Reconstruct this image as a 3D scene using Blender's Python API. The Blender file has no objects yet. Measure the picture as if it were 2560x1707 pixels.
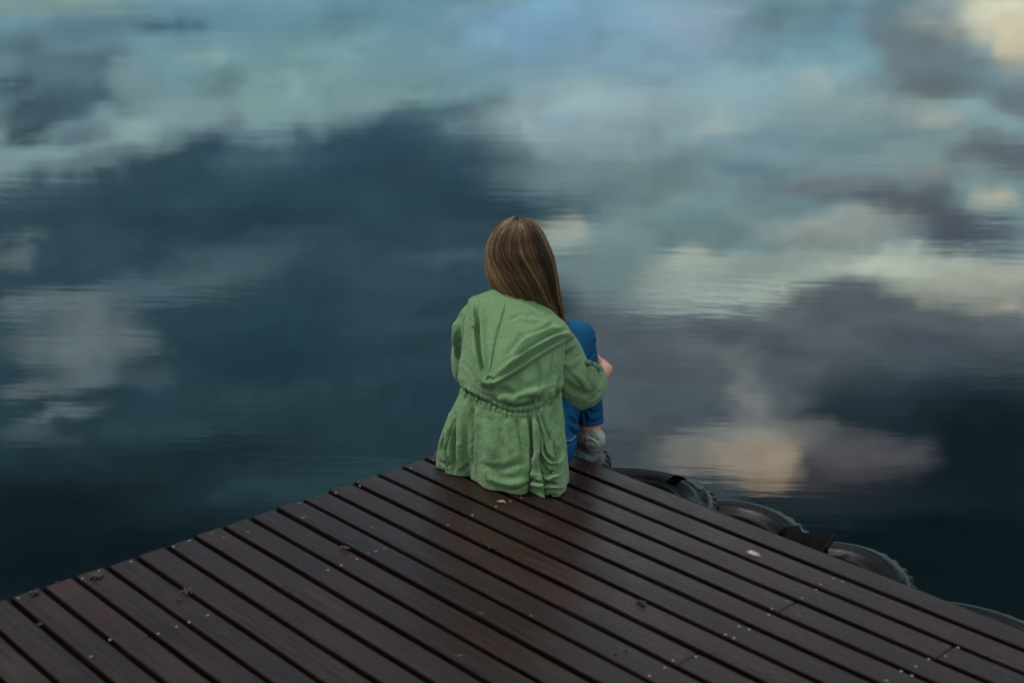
import bpy, math, random
import numpy as np
from mathutils import Vector, Matrix
from mathutils.bvhtree import BVHTree
random.seed(4); RNG = np.random.default_rng(4)
S = bpy.context.scene
C = S.collection
R_ = math.radians

# ---------------------------------------------------------------- camera
FPX, CAM_H, PITCH = 3500.0, 1.75, R_(17.2)
cam_d = bpy.data.cameras.new("camera"); cam = bpy.data.objects.new("camera", cam_d); C.objects.link(cam)
cam.location = (0, 0, CAM_H); cam.rotation_euler = (R_(90) - PITCH, 0, 0)
cam_d.sensor_width = 36.0; cam_d.lens = FPX / 2560 * 36
cam_d.clip_start = 0.05; cam_d.clip_end = 5000
cam_d.dof.use_dof = True; cam_d.dof.focus_distance = 4.62; cam_d.dof.aperture_fstop = 2.3
S.camera = cam
S.render.engine = 'CYCLES'
S.view_settings.view_transform = 'Standard'; S.view_settings.look = 'None'
S.view_settings.gamma = 1.0; S.view_settings.exposure = 0.0
S.view_settings.use_curve_mapping = False
S.cycles.max_bounces = 6; S.cycles.use_denoising = True

cP, sP = math.cos(PITCH), math.sin(PITCH)
def ray(px, py):
    x = (px - 1280) / FPX; y = -(py - 853.5) / FPX
    return np.array([x, cP + y * sP, -sP + y * cP])
def at(px, py, z=0.0):                      # where a sight line meets the level z
    r = ray(px, py); return np.array([0, 0, CAM_H]) + r * ((z - CAM_H) / r[2])
def atY(px, py, Y):                         # ... or the upright plane at distance Y
    r = ray(px, py); return np.array([0, 0, CAM_H]) + r * (Y / r[1])
def proj(P):
    P = np.asarray(P, float) - [0, 0, CAM_H]
    d = P[..., 1] * cP - P[..., 2] * sP; u = P[..., 1] * sP + P[..., 2] * cP
    return np.stack([1280 + FPX * P[..., 0] / d, 853.5 - FPX * u / d], -1)

# ---------------------------------------------------------------- node helpers
def srgb(r, g, b):
    def f(c):
        c /= 255.0
        return c / 12.92 if c <= 0.04045 else ((c + 0.055) / 1.055) ** 2.4
    return np.array([f(r), f(g), f(b)])
class NT:
    def __init__(s, tree): s.t = tree; s.n = tree.nodes; s.l = tree.links
    def node(s, typ, **kw):
        n = s.n.new(typ)
        for k, v in kw.items(): setattr(n, k, v)
        return n
    def put(s, sock, v):
        if isinstance(v, bpy.types.NodeSocket): s.l.new(v, sock)
        elif v is not None: sock.default_value = v
    def math(s, op, a, b=None, c=None, clamp=False):
        n = s.node('ShaderNodeMath', operation=op, use_clamp=clamp)
        for i, v in enumerate((a, b, c)): s.put(n.inputs[i], v)
        return n.outputs[0]
    def vmath(s, op, a, b=None, c=None, out=0, scale=None):
        n = s.node('ShaderNodeVectorMath', operation=op)
        for i, v in enumerate((a, b, c)):
            if v is not None: s.put(n.inputs[i], v)
        if scale is not None: s.put(n.inputs['Scale'], scale)
        return n.outputs[out]
    def noise(s, vec, scale, detail=3, rough=.5, dist=0, out='Fac', dims='3D'):
        n = s.node('ShaderNodeTexNoise', noise_dimensions=dims)
        s.put(n.inputs['Vector'], vec); n.inputs['Scale'].default_value = scale
        n.inputs['Detail'].default_value = detail; n.inputs['Roughness'].default_value = rough
        n.inputs['Distortion'].default_value = dist
        return n.outputs[out]
    def ramp(s, fac, stops, interp='LINEAR'):
        n = s.node('ShaderNodeValToRGB'); s.put(n.inputs[0], fac); e = n.color_ramp.elements
        n.color_ramp.interpolation = interp
        while len(e) < len(stops): e.new(0.5)
        for el, (p, c) in zip(e, stops):
            el.position = p
        for el, (p, c) in zip(e, stops):
            el.color = (*c, 1) if not isinstance(c, (int, float)) else (c, c, c, 1)
        return n.outputs[0]
    def mix(s, fac, a, b, blend='MIX'):
        n = s.node('ShaderNodeMix', data_type='RGBA', blend_type=blend); n.clamp_factor = True
        s.put(n.inputs[0], fac)
        for k, v in ((6, a), (7, b)):
            if not isinstance(v, bpy.types.NodeSocket): v = (*[float(q) for q in v][:3], 1.0)
            s.put(n.inputs[k], v)
        return n.outputs[2]
    def maprange(s, v, a, b, c, d, smooth=False):
        n = s.node('ShaderNodeMapRange'); n.interpolation_type = 'SMOOTHSTEP' if smooth else 'LINEAR'
        s.put(n.inputs[0], v)
        for i, q in enumerate((a, b, c, d)): n.inputs[i + 1].default_value = q
        return n.outputs[0]
    def sep(s, v):
        n = s.node('ShaderNodeSeparateXYZ'); s.put(n.inputs[0], v); return n.outputs
    def comb(s, x, y, z):
        n = s.node('ShaderNodeCombineXYZ')
        for i, v in enumerate((x, y, z)): s.put(n.inputs[i], v)
        return n.outputs[0]
def material(name):
    m = bpy.data.materials.new(name); m.use_nodes = True; t = NT(m.node_tree)
    b = m.node_tree.nodes['Principled BSDF']; return m, t, b
def bump(t, b, h, dist, strength=1.0, prev=None):
    n = t.node('ShaderNodeBump'); n.inputs['Distance'].default_value = dist; n.inputs['Strength'].default_value = strength
    t.put(n.inputs['Height'], h)
    if prev is not None: t.put(n.inputs['Normal'], prev)
    if b is not None: t.put(b.inputs['Normal'], n.outputs[0])
    return n.outputs[0]

# ---------------------------------------------------------------- world: an evening sky of broken cloud
SUN_EL, SUN_AZ = R_(56), R_(-80)            # azimuth from +Y, clockwise positive
W = bpy.data.worlds.new("World"); S.world = W; W.use_nodes = True
w = NT(W.node_tree); bg = W.node_tree.nodes['Background']
def fresnel(el):
    n = 1.33; ci = math.sin(el); st = math.cos(el) / n; ct = math.sqrt(1 - st * st)
    rs = ((ci - n * ct) / (ci + n * ct)) ** 2; rp = ((n * ci - ct) / (n * ci + ct)) ** 2
    return (rs + rp) / 2
def sky_uv(px, py):
    r = ray(px, py); return r[0] / r[1], -r[2] / r[1]
WATER_BODY = np.array([.0004, .0016, .0020])
def sky_col(px, py, rgb):                   # radiance of the cloud that shows as rgb in the water
    u, v = sky_uv(px, py); F = fresnel(math.atan(v / math.hypot(1, u)))
    c = srgb(*rgb) * [1.04, .98, .90]; g_ = c.mean(); k_ = .14 if g_ < .12 else .06
    c = (c * (1 - k_) + g_ * k_) * (.92 if g_ < .12 else .97)
    return np.maximum(c - WATER_BODY, .002) / F
K = 1.0884
CLR = 10.0                                  # the Background strength is 0.1
tc = w.node('ShaderNodeTexCoord'); D = tc.outputs['Generated']
dx, dy, dz = w.sep(D)[:3]
dyc = w.math('MAXIMUM', dy, 0.02)
U = w.math('DIVIDE', dx, dyc); V = w.math('DIVIDE', dz, dyc)
V = w.math('MINIMUM', V, 4.0)
UV0 = w.comb(U, V, 0.0)
# warp the coordinates so no cloud keeps a smooth edge
n1 = w.noise(w.vmath('MULTIPLY', UV0, (1.0, 2.2, 1.0)), 9.0, 3, .55, out='Color')
n2 = w.noise(w.vmath('MULTIPLY', UV0, (1.0, 2.0, 1.0)), 34.0, 3, .6, out='Color')
wp = w.vmath('MULTIPLY', w.vmath('SUBTRACT', n1, (.5, .5, .5)), (.080, .030, 0))
wp2 = w.vmath('MULTIPLY', w.vmath('SUBTRACT', n2, (.5, .5, .5)), (.045, .020, 0))
UV = w.vmath('ADD', w.vmath('ADD', UV0, wp), wp2)
SH = 0.13                                   # the clouds on the left lie aslant
us, vs, _ = w.sep(UV)[:3]
UVS = w.comb(us, w.math('MULTIPLY_ADD', w.math('MINIMUM', us, 0.0), SH, vs), 0.0)
# base colour by height, for the thin bright cloud and for the dark cloud bank under it
light_rows = [(-60, (114, 152, 170)), (60, (100, 146, 170)), (200, (112, 152, 164)), (330, (122, 156, 166)), (450, (110, 142, 152)), (600, (106, 136, 144)), (720, (116, 138, 142)), (900, (84, 98, 108)), (1300, (40, 52, 60))]
dark_rows = [(-60, (60, 95, 112)), (200, (62, 98, 116)), (330, (44, 78, 98)), (470, (38, 70, 88)), (640, (42, 72, 88)), (800, (36, 66, 82)), (950, (34, 62, 76)), (1080, (32, 58, 70)), (1250, (24, 46, 56)), (1400, (14, 30, 36)), (1600, (8, 18, 22))]
vs_lo, vs_hi = 0.0, 0.72
hr = w.math('DIVIDE', w.math('SUBTRACT', w.sep(UV)[1], vs_lo), vs_hi - vs_lo, clamp=True)
def rowramp(rows, k=8.0):
    return w.vmath('SCALE', w.ramp(hr, [((sky_uv(1280, y)[1] - vs_lo) / (vs_hi - vs_lo), tuple(sky_col(1280, y, c) / k)) for y, c in rows]), scale=k)
def below(pts, soft):
    """1 on the far side of a cloud edge that runs through the given places"""
    n = w.node('ShaderNodeFloatCurve'); w.put(n.inputs['Value'], w.maprange(us, -.5, .5, 0, 1)); cu = n.mapping.curves[0]
    P = [(sky_uv(x, y)[0] + .5, sky_uv(x, y)[1]) for x, y in pts]; P = [(0.0, P[0][1])] + P + [(1.0, P[-1][1])]
    cu.points[0].location = P[0]; cu.points[1].location = P[-1]
    for q in P[1:-1]: cu.points.new(*q)
    for q in cu.points: q.handle_type = 'VECTOR'
    n.mapping.update()
    return w.maprange(w.math('SUBTRACT', vs, n.outputs[0]), -soft, soft, 0, 1, True)
col = w.mix(below([(0, 455), (197, 413), (321, 378), (533, 345), (620, 360), (740, 362), (835, 314), (964, 292), (1080, 256), (1240, 232), (1290, 262), (1330, 372), (1420, 392), (1490, 440), (1540, 600), (1640, 800), (1720, 1240), (2560, 1260)], .011), rowramp(light_rows), rowramp(dark_rows))
# clouds and painted corner vignette: x, y (photo), half width, half height, colour, strength, aslant
BL = [
 # left half
 (150, 12, 230, 30, (122, 152, 148), .85, 0), (230, 75, 260, 36, (84, 118, 140), .7, 0), (560, 40, 200, 30, (88, 134, 156), .7, 0), (900, 30, 260, 50, (88, 138, 160), .6, 0), (445, 66, 84, 17, (58, 92, 118), .95, 1),
 (150, 150, 170, 50, (84, 114, 132), .8, 0), (190, 225, 200, 80, (68, 97, 114), .75, 0), (270, 145, 110, 32, (74, 102, 120), .8, 0), (184, 258, 150, 40, (54, 86, 102), .7, 0), (215, 335, 90, 30, (78, 102, 118), .8, 0), (60, 290, 120, 60, (58, 86, 102), .8, 0), (30, 120, 80, 40, (72, 102, 116), .6, 0),
 (20, 228, 75, 15, (22, 54, 68), .95, 0), (45, 316, 85, 8, (22, 56, 70), .9, 0), (45, 342, 90, 9, (30, 64, 78), .8, 0), (40, 329, 70, 5, (84, 118, 130), .7, 0), (30, 268, 60, 8, (46, 78, 92), .6, 0),
 (515, 140, 75, 24, (128, 168, 172), .85, 0), (330, 210, 60, 60, (124, 154, 162), .6, 0), (530, 205, 80, 34, (98, 130, 142), .9, 0), (500, 240, 50, 12, (104, 132, 144), .7, 0), (672, 221, 60, 12, (92, 128, 138), .85, 0), (750, 130, 200, 60, (110, 154, 166), .7, 0), (860, 58, 70, 24, (92, 134, 148), .7, 0), (700, 250, 160, 50, (124, 164, 168), .7, 0),
 (578, 318, 66, 26, (92, 118, 134), .9, 0), (480, 330, 60, 10, (100, 126, 140), .6, 1), (300, 340, 60, 30, (132, 164, 168), .7, 0), (250, 405, 200, 22, (96, 124, 138), .75, 1), (20, 436, 36, 17, (118, 142, 152), .8, 0), (90, 490, 140, 34, (66, 92, 108), .6, 0),
 (1110, 248, 100, 14, (80, 120, 134), .6, 0), (1060, 300, 140, 26, (66, 102, 120), .7, 0), (1180, 330, 110, 20, (96, 132, 146), .6, 0), (1240, 300, 50, 40, (92, 132, 146), .6, 0), (1180, 262, 90, 18, (56, 94, 114), .8, 0),
 (688, 400, 150, 26, (66, 98, 114), .7, 1), (940, 380, 200, 30, (40, 78, 102), .7, 0), (600, 480, 220, 20, (48, 80, 96), .7, 1), (860, 500, 300, 60, (38, 72, 90), .6, 0), (500, 560, 300, 50, (36, 66, 82), .8, 1),
 (40, 596, 60, 7, (98, 120, 130), .8, 1), (45, 632, 75, 16, (90, 112, 122), .85, 1), (1150, 640, 130, 24, (72, 100, 118), .6, 0), (1050, 700, 200, 60, (50, 78, 98), .6, 0),
 (500, 660, 260, 30, (64, 92, 108), .7, 1), (380, 715, 300, 34, (76, 104, 118), .75, 1), (130, 750, 180, 34, (98, 118, 130), .85, 1), (620, 745, 60, 8, (38, 70, 84), .8, 1),
 (210, 850, 150, 100, (98, 118, 126), .9, 0), (330, 870, 110, 40, (88, 108, 118), .6, 0), (60, 850, 80, 40, (70, 90, 100), .6, 1), (400, 940, 60, 26, (64, 86, 96), .6, 1), (150, 960, 180, 26, (92, 110, 120), .7, 1), (170, 1035, 100, 18, (98, 116, 126), .75, 1), (60, 1080, 100, 30, (72, 90, 100), .6, 1), (160, 1100, 60, 14, (68, 88, 100), .5, 0),
 (700, 850, 280, 110, (30, 62, 78), .8, 0), (980, 800, 160, 60, (44, 72, 90), .6, 0), (560, 1125, 260, 40, (22, 44, 54), .8, 1), (440, 1060, 200, 20, (48, 74, 86), .6, 1), (850, 1190, 320, 34, (38, 68, 80), .8, 1), (700, 970, 200, 14, (44, 74, 86), .6, 0), (560, 1075, 160, 10, (42, 68, 80), .6, 0),
 (60, 1300, 380, 130, (13, 28, 33), .9, 0), (300, 1400, 460, 90, (10, 25, 31), .8, 0),  # lower left corner: lens vignette put into the sky colour
 # right half
 (1500, 100, 420, 140, (122, 164, 194), .85, 0), (1350, 60, 180, 60, (112, 162, 196), .6, 0), (1750, 60, 160, 90, (132, 160, 186), .6, 0), (1750, 300, 560, 120, (132, 164, 178), .9, 0), (1420, 300, 240, 90, (140, 168, 182), .7, 0),
 (2000, 50, 150, 40, (106, 138, 150), .8, 0), (2290, 90, 120, 70, (104, 124, 134), .85, 0), (2500, 35, 190, 75, (202, 206, 186), .95, 0),
 (2545, 110, 60, 60, (206, 204, 182), .8, 0), (2250, 60, 80, 90, (96, 114, 126), .5, 0), (2340, 150, 110, 50, (104, 118, 130), .6, 0),
 (2330, 212, 180, 44, (90, 104, 116), .85, 0), (2480, 140, 80, 22, (96, 108, 120), .7, 0), (2200, 290, 190, 45, (132, 152, 156), .8, 0),
 (2100, 350, 240, 70, (108, 140, 152), .85, 0), (2540, 250, 70, 60, (92, 102, 116), .8, 0), (2500, 390, 130, 50, (84, 94, 110), .85, 0),
 (1500, 430, 240, 60, (112, 140, 152), .75, 0), (1750, 450, 330, 80, (106, 134, 146), .85, 0), (1700, 560, 260, 80, (104, 134, 142), .85, 0),
 (2080, 470, 130, 26, (106, 116, 126), .8, 0), (2200, 510, 150, 30, (80, 92, 108), .9, 0), (2340, 540, 150, 36, (78, 88, 106), .95, 0), (2450, 590, 170, 50, (70, 82, 100), .95, 0), (2300, 450, 120, 34, (112, 124, 132), .7, 0), (2510, 490, 70, 26, (170, 178, 168), .9, 0),
 (2100, 580, 200, 50, (140, 152, 152), .8, 0), (1450, 600, 130, 50, (148, 172, 174), .85, 0), (1400, 560, 60, 30, (168, 178, 166), .6, 0),
 (2230, 668, 200, 46, (176, 190, 178), .95, 0), (2010, 655, 90, 40, (132, 150, 150), .8, 0), (1820, 328, 70, 30, (158, 180, 182), .7, 0), (2020, 230, 45, 40, (156, 180, 184), .6, 0), (2110, 262, 35, 22, (156, 178, 184), .6, 0), (2330, 300, 60, 28, (160, 174, 170), .6, 0), (1960, 30, 80, 32, (92, 126, 142), .7, 0), (2110, 35, 70, 30, (90, 122, 138), .6, 0), (1910, 430, 110, 26, (92, 122, 136), .7, 0), (1560, 400, 90, 14, (104, 130, 140), .6, 0), (1720, 660, 120, 28, (166, 184, 178), .9, 0), (2450, 700, 220, 55, (156, 166, 158), .9, 0), (1800, 700, 420, 60, (138, 160, 160), .7, 0),
 (1740, 745, 120, 40, (162, 180, 176), .85, 0), (1960, 740, 140, 50, (160, 180, 176), .85, 0), (1840, 690, 70, 40, (124, 142, 146), .6, 0),
 (1430, 690, 150, 40, (112, 140, 148), .7, 0), (2480, 775, 90, 14, (170, 170, 158), .8, 0), (2300, 740, 150, 24, (150, 156, 150), .6, 0)]
BL2 = [(1490, 500, 120, 50, (88, 118, 132), .7, 0), (1540, 640, 100, 110, (104, 132, 140), .75, 0), (1600, 760, 160, 40, (96, 112, 122), .6, 0), (1930, 790, 120, 22, (92, 106, 116), .6, 0), (1640, 800, 140, 12, (96, 112, 122), .6, 0), (1700, 880, 60, 40, (94, 108, 116), .5, 0), (1820, 900, 90, 50, (98, 112, 118), .5, 0), (1560, 1000, 220, 60, (78, 94, 108), .7, 0), (2330, 850, 200, 30, (68, 80, 94), .7, 0), (2100, 870, 200, 40, (76, 88, 98), .6, 0), (1850, 1000, 60, 80, (104, 114, 120), .55, 0), (1980, 1000, 90, 40, (84, 94, 104), .5, 0)]
BL3 = [(2480, 1100, 220, 150, (14, 30, 38), .9, 0), (2150, 1135, 180, 50, (82, 84, 94), .85, 0), (1990, 1080, 130, 40, (96, 102, 108), .8, 0), (2080, 1190, 180, 40, (62, 62, 70), .8, 0),
 (1830, 1120, 190, 60, (120, 126, 126), .9, 0), (1690, 1120, 90, 26, (104, 114, 116), .7, 0), (1840, 1150, 130, 50, (136, 132, 122), .85, 0), (1830, 1035, 26, 60, (112, 120, 124), .6, 0), (1936, 1160, 80, 66, (154, 145, 131), .6, 0), (1930, 1205, 44, 40, (138, 126, 112), .4, 0), (1640, 1180, 120, 26, (86, 96, 102), .6, 0),
 (1700, 1250, 200, 30, (56, 66, 74), .7, 0), (2120, 1262, 280, 36, (32, 44, 52), .85, 0), (2350, 1350, 320, 110, (10, 23, 28), .9, 0)]  # last blob darkens the right corner, vignette painted as sky
def cloud_list(BL, col):
    for (x, y, hw, hh, rgb, st, sl) in BL:
        u, v = sky_uv(x, y); v0 = sky_uv(x, y - hh)[1]; v1 = sky_uv(x, y + hh)[1]
        du = abs(sky_uv(x + hw, y)[0] - u) * 1.12; dv = abs(v1 - v0) / 2 * 1.12
        v = v + SH * min(u, 0.0)
        q = w.vmath('MULTIPLY_ADD', UVS, (1 / du, 1 / dv, 0), (-u / du, -v / dv, 0))
        L = w.vmath('LENGTH', q, out=1)
        fac = w.maprange(L, 0.30, 1.28, st, 0.0, True)
        col = w.mix(fac, col, sky_col(x, y, rgb))
    return col
col = cloud_list(BL, col)
GREY = rowramp([(600, (96, 108, 116)), (760, (82, 94, 104)), (900, (76, 90, 102)), (1050, (70, 84, 96)), (1300, (40, 52, 62))]); NAVY = rowramp([(850, (62, 76, 88)), (960, (42, 58, 70)), (1100, (24, 40, 50)), (1300, (12, 26, 32))])
col = w.mix(below([(1240, 1500), (1280, 800), (1480, 790), (1664, 797), (1893, 784), (2008, 718), (2146, 708), (2237, 733), (2352, 768), (2560, 800)], .009), col, GREY)
col = cloud_list(BL2, col)
col = w.mix(below([(1800, 1500), (1900, 1150), (1990, 1020), (2060, 968), (2260, 912), (2444, 872), (2560, 855)], .024), col, NAVY)
col = cloud_list(BL3, col)
# fine wisps
wis = w.noise(w.vmath('MULTIPLY', UVS, (1.0, 3.0, 1.0)), 14.0, 5, .66)
col = w.vmath('SCALE', col, scale=w.maprange(wis, .34, .66, .82, 1.18))
wi2 = w.noise(w.vmath('MULTIPLY', UVS, (1.0, 2.4, 1.0)), 8.0, 3, .6)
col = w.vmath('MULTIPLY', col, w.mix(w.maprange(wi2, .38, .62, 0, 1), (1.03, .99, .96), (.97, 1.0, 1.03)))
# the rest of the sky: overhead and behind, thin bright cloud over the clear sky
sky = w.node('ShaderNodeTexSky', sky_type='NISHITA', sun_disc=False, sun_elevation=SUN_EL, sun_rotation=SUN_AZ)
cl = w.noise(w.vmath('MULTIPLY', D, (1, 1, 2.0)), 2.4, 5, .6)
grey = w.ramp(cl, [(.3, (.50, .56, .62)), (.5, (.85, .90, .95)), (.7, (1.0, .99, .96))])
grey = w.vmath('SCALE', grey, scale=.85)
grey = w.vmath('SCALE', grey, scale=w.maprange(dx, -.7, .5, .78, 1.12, True))  # dimmed towards the left to darken the deck's left corner
grey = w.vmath('SCALE', grey, scale=w.math('MULTIPLY', w.maprange(dz, 0.0, .95, .42, 1.5), w.maprange(dy, .2, .65, 1.05, .34, True)))  # front of the sky dimmed on purpose so the near deck darkens
rest = w.mix(.85, w.vmath('SCALE', sky.outputs[0], scale=.1), grey)
inner = w.math('MULTIPLY', w.maprange(V, .62, .95, 1, 0, True), w.maprange(dy, .55, .8, 0, 1, True))
col = w.mix(inner, rest, col)
# low band below the horizon stays dark
col = w.mix(w.maprange(dz, -.02, .0, 1, 0), col, (.05, .07, .08))
w.put(bg.inputs['Color'], w.vmath('SCALE', col, scale=CLR)); bg.inputs['Strength'].default_value = 0.1

sun_d = bpy.data.lights.new("sun", 'SUN'); sun_d.energy = 1.5; sun_d.angle = R_(12); sun_d.color = (1, .96, .9)
sun = bpy.data.objects.new("sun", sun_d); C.objects.link(sun)
sd = Vector((math.sin(SUN_AZ) * math.cos(SUN_EL), math.cos(SUN_AZ) * math.cos(SUN_EL), math.sin(SUN_EL)))
sun.rotation_euler = sd.to_track_quat('Z', 'Y').to_euler(); sun.location = (-3, 2, 6)

# ---------------------------------------------------------------- mesh helpers
def tag(o, label=None, cat=None, group=None, kind=None):
    for k, v in (('label', label), ('category', cat), ('group', group), ('kind', kind)):
        if v: o[k] = v
    return o
def make(name, verts, faces, mat=None, parent=None, smooth=True, mats=None, midx=None):
    me = bpy.data.meshes.new(name)
    verts = np.asarray(verts, np.float32)
    if isinstance(faces, np.ndarray):
        k = faces.shape[1]; me.vertices.add(len(verts)); me.vertices.foreach_set('co', verts.ravel())
        me.loops.add(faces.size); me.loops.foreach_set('vertex_index', faces.astype(np.int32).ravel())
        me.polygons.add(len(faces)); me.polygons.foreach_set('loop_start', np.arange(0, faces.size, k, dtype=np.int32))
        me.polygons.foreach_set('loop_total', np.full(len(faces), k, dtype=np.int32))
        me.update(calc_edges=True); me.validate()
    else:
        me.from_pydata([tuple(map(float, v)) for v in verts], [], [tuple(map(int, f)) for f in faces]); me.update()
    for m in (mats or ([mat] if mat else [])): me.materials.append(m)
    if midx is not None: me.polygons.foreach_set('material_index', np.asarray(midx, np.int32))
    if smooth: me.polygons.foreach_set('use_smooth', np.ones(len(me.polygons), bool))
    o = bpy.data.objects.new(name, me); C.objects.link(o)
    if parent is not None: o.parent = parent
    return o
def empty(name, loc=(0, 0, 0), rot=(0, 0, 0)):
    o = bpy.data.objects.new(name, None); C.objects.link(o); o.location = loc; o.rotation_euler = rot
    o.empty_display_size = .1; return o
def grid_faces(nu, nv, wrap_u=False, off=0):
    iu = np.arange(nu if wrap_u else nu - 1); iv = np.arange(nv - 1)
    a, b = np.meshgrid(iu, iv, indexing='ij'); a2 = (a + 1) % nu
    return (np.stack([a * nv + b, a2 * nv + b, a2 * nv + b + 1, a * nv + b + 1], -1).reshape(-1, 4) + off)
def resample(pts, n):
    pts = np.asarray(pts, float); d = np.r_[0, np.cumsum(np.linalg.norm(np.diff(pts, axis=0), axis=1))]
    t = np.linspace(0, d[-1], n); return np.stack([np.interp(t, d, pts[:, k]) for k in range(pts.shape[1])], -1)
def spline(pts, n):                         # Catmull-Rom through the points
    P = np.asarray(pts, float); P = np.vstack([2 * P[0] - P[1], P, 2 * P[-1] - P[-2]]); m = len(P) - 3
    out = []
    for t in np.linspace(0, m - 1e-6, n):
        i = int(t); f = t - i; p0, p1, p2, p3 = P[i:i + 4]
        out.append(.5 * (2 * p1 + (p2 - p0) * f + (2 * p0 - 5 * p1 + 4 * p2 - p3) * f ** 2 + (3 * p1 - p0 - 3 * p2 + p3) * f ** 3))
    return np.array(out)
def tube(pts, rad, sides=10, caps=True, ell=None):
    pts = np.asarray(pts, float); n = len(pts); T = np.gradient(pts, axis=0); T /= np.linalg.norm(T, axis=1)[:, None]
    up = np.array([0, 0, 1.0]) if abs(T[0][2]) < .9 else np.array([1.0, 0, 0])
    N = np.cross(T[0], up); N /= np.linalg.norm(N); V_ = []
    rad = np.broadcast_to(rad, (n,))
    for i in range(n):
        N = N - T[i] * N.dot(T[i]); N /= np.linalg.norm(N); Bn = np.cross(T[i], N)
        a = np.linspace(0, 2 * np.pi, sides, endpoint=False)
        V_.append(pts[i] + rad[i] * (np.cos(a)[:, None] * N + np.sin(a)[:, None] * Bn))
    V_ = np.concatenate(V_); F = []
    for i in range(n - 1):
        for j in range(sides):
            k = (j + 1) % sides; F.append((i * sides + j, i * sides + k, (i + 1) * sides + k, (i + 1) * sides + j))
    if caps: F.append(tuple(range(sides))[::-1]); F.append(tuple((n - 1) * sides + j for j in range(sides)))
    return V_, F
def vnormals(V_, F):
    n = np.zeros_like(V_); a, b, c, d = (V_[F[:, i]] for i in range(4))
    fn = np.cross(c - a, d - b)
    for i in range(4): np.add.at(n, F[:, i], fn)
    return n / (np.linalg.norm(n, axis=1)[:, None] + 1e-12)
CAMP = np.array([0, 0, CAM_H])
def sstep(x, a, b):
    t = np.clip((x - a) / (b - a), 0, 1); return t * t * (3 - 2 * t)
def poly_dist(Q, pts):
    """distance of each row of Q to the polyline and the position 0..1 along it"""
    pts = np.asarray(pts, float); seg = np.linalg.norm(np.diff(pts, axis=0), axis=1); cum = np.r_[0, np.cumsum(seg)]
    best = np.full(len(Q), 1e9); tt = np.zeros(len(Q)); side = np.zeros(len(Q))
    for i in range(len(seg)):
        a, b = pts[i], pts[i + 1]; ab = b - a
        t = np.clip(((Q - a) @ ab) / (ab @ ab), 0, 1); v = Q - (a + t[:, None] * ab); d = np.linalg.norm(v, axis=1)
        m = d < best; best[m] = d[m]; tt[m] = (cum[i] + t[m] * seg[i]) / cum[-1]
        side[m] = np.sign(ab[0] * v[m, 1] - ab[1] * v[m, 0])
    return best, tt, side
def crease(V_, F, strokes, front=True):
    """press folds (negative) and ridges (positive) into a cloth: polyline, width, height in mm"""
    N = vnormals(V_, F); Q = proj(V_); view = CAMP - V_; view /= np.linalg.norm(view, axis=1)[:, None]
    face = sstep((N * view).sum(1), -.05, .25); disp = np.zeros(len(V_))
    for pts, wd, amp in strokes:
        pts = spline(pts, max(6, 5 * len(pts))) if len(pts) > 2 else np.asarray(pts, float)
        lo = pts.min(0) - 3.2 * wd; hi = pts.max(0) + 3.2 * wd
        m = np.where((Q[:, 0] > lo[0]) & (Q[:, 0] < hi[0]) & (Q[:, 1] > lo[1]) & (Q[:, 1] < hi[1]) & (face > 0))[0]
        if not len(m): continue
        d, t, _ = poly_dist(Q[m], pts)
        end = sstep(t, 0, .16) * (1 - sstep(t, .8, 1.0)) * .85 + .15
        g = np.exp(-(d / wd) ** 2) - .28 * np.exp(-((d - 1.7 * wd) / wd) ** 2)
        disp[m] += g * end * amp * 1.8e-3 * face[m]
    return V_ + N * disp[:, None]
def vnoise(P, scale, seed=0, octv=3):
    """cheap smooth 3-D noise from sines"""
    r = np.random.default_rng(seed); o = np.zeros(len(P)); a = 1.0
    for k in range(octv):
        for j in range(5):
            d = r.normal(size=3); d /= np.linalg.norm(d); o += a * np.sin(P @ d * scale * (2 ** k) * r.uniform(.7, 1.4) + r.uniform(0, 6.28)) / 5
        a *= .5
    return o

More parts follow.
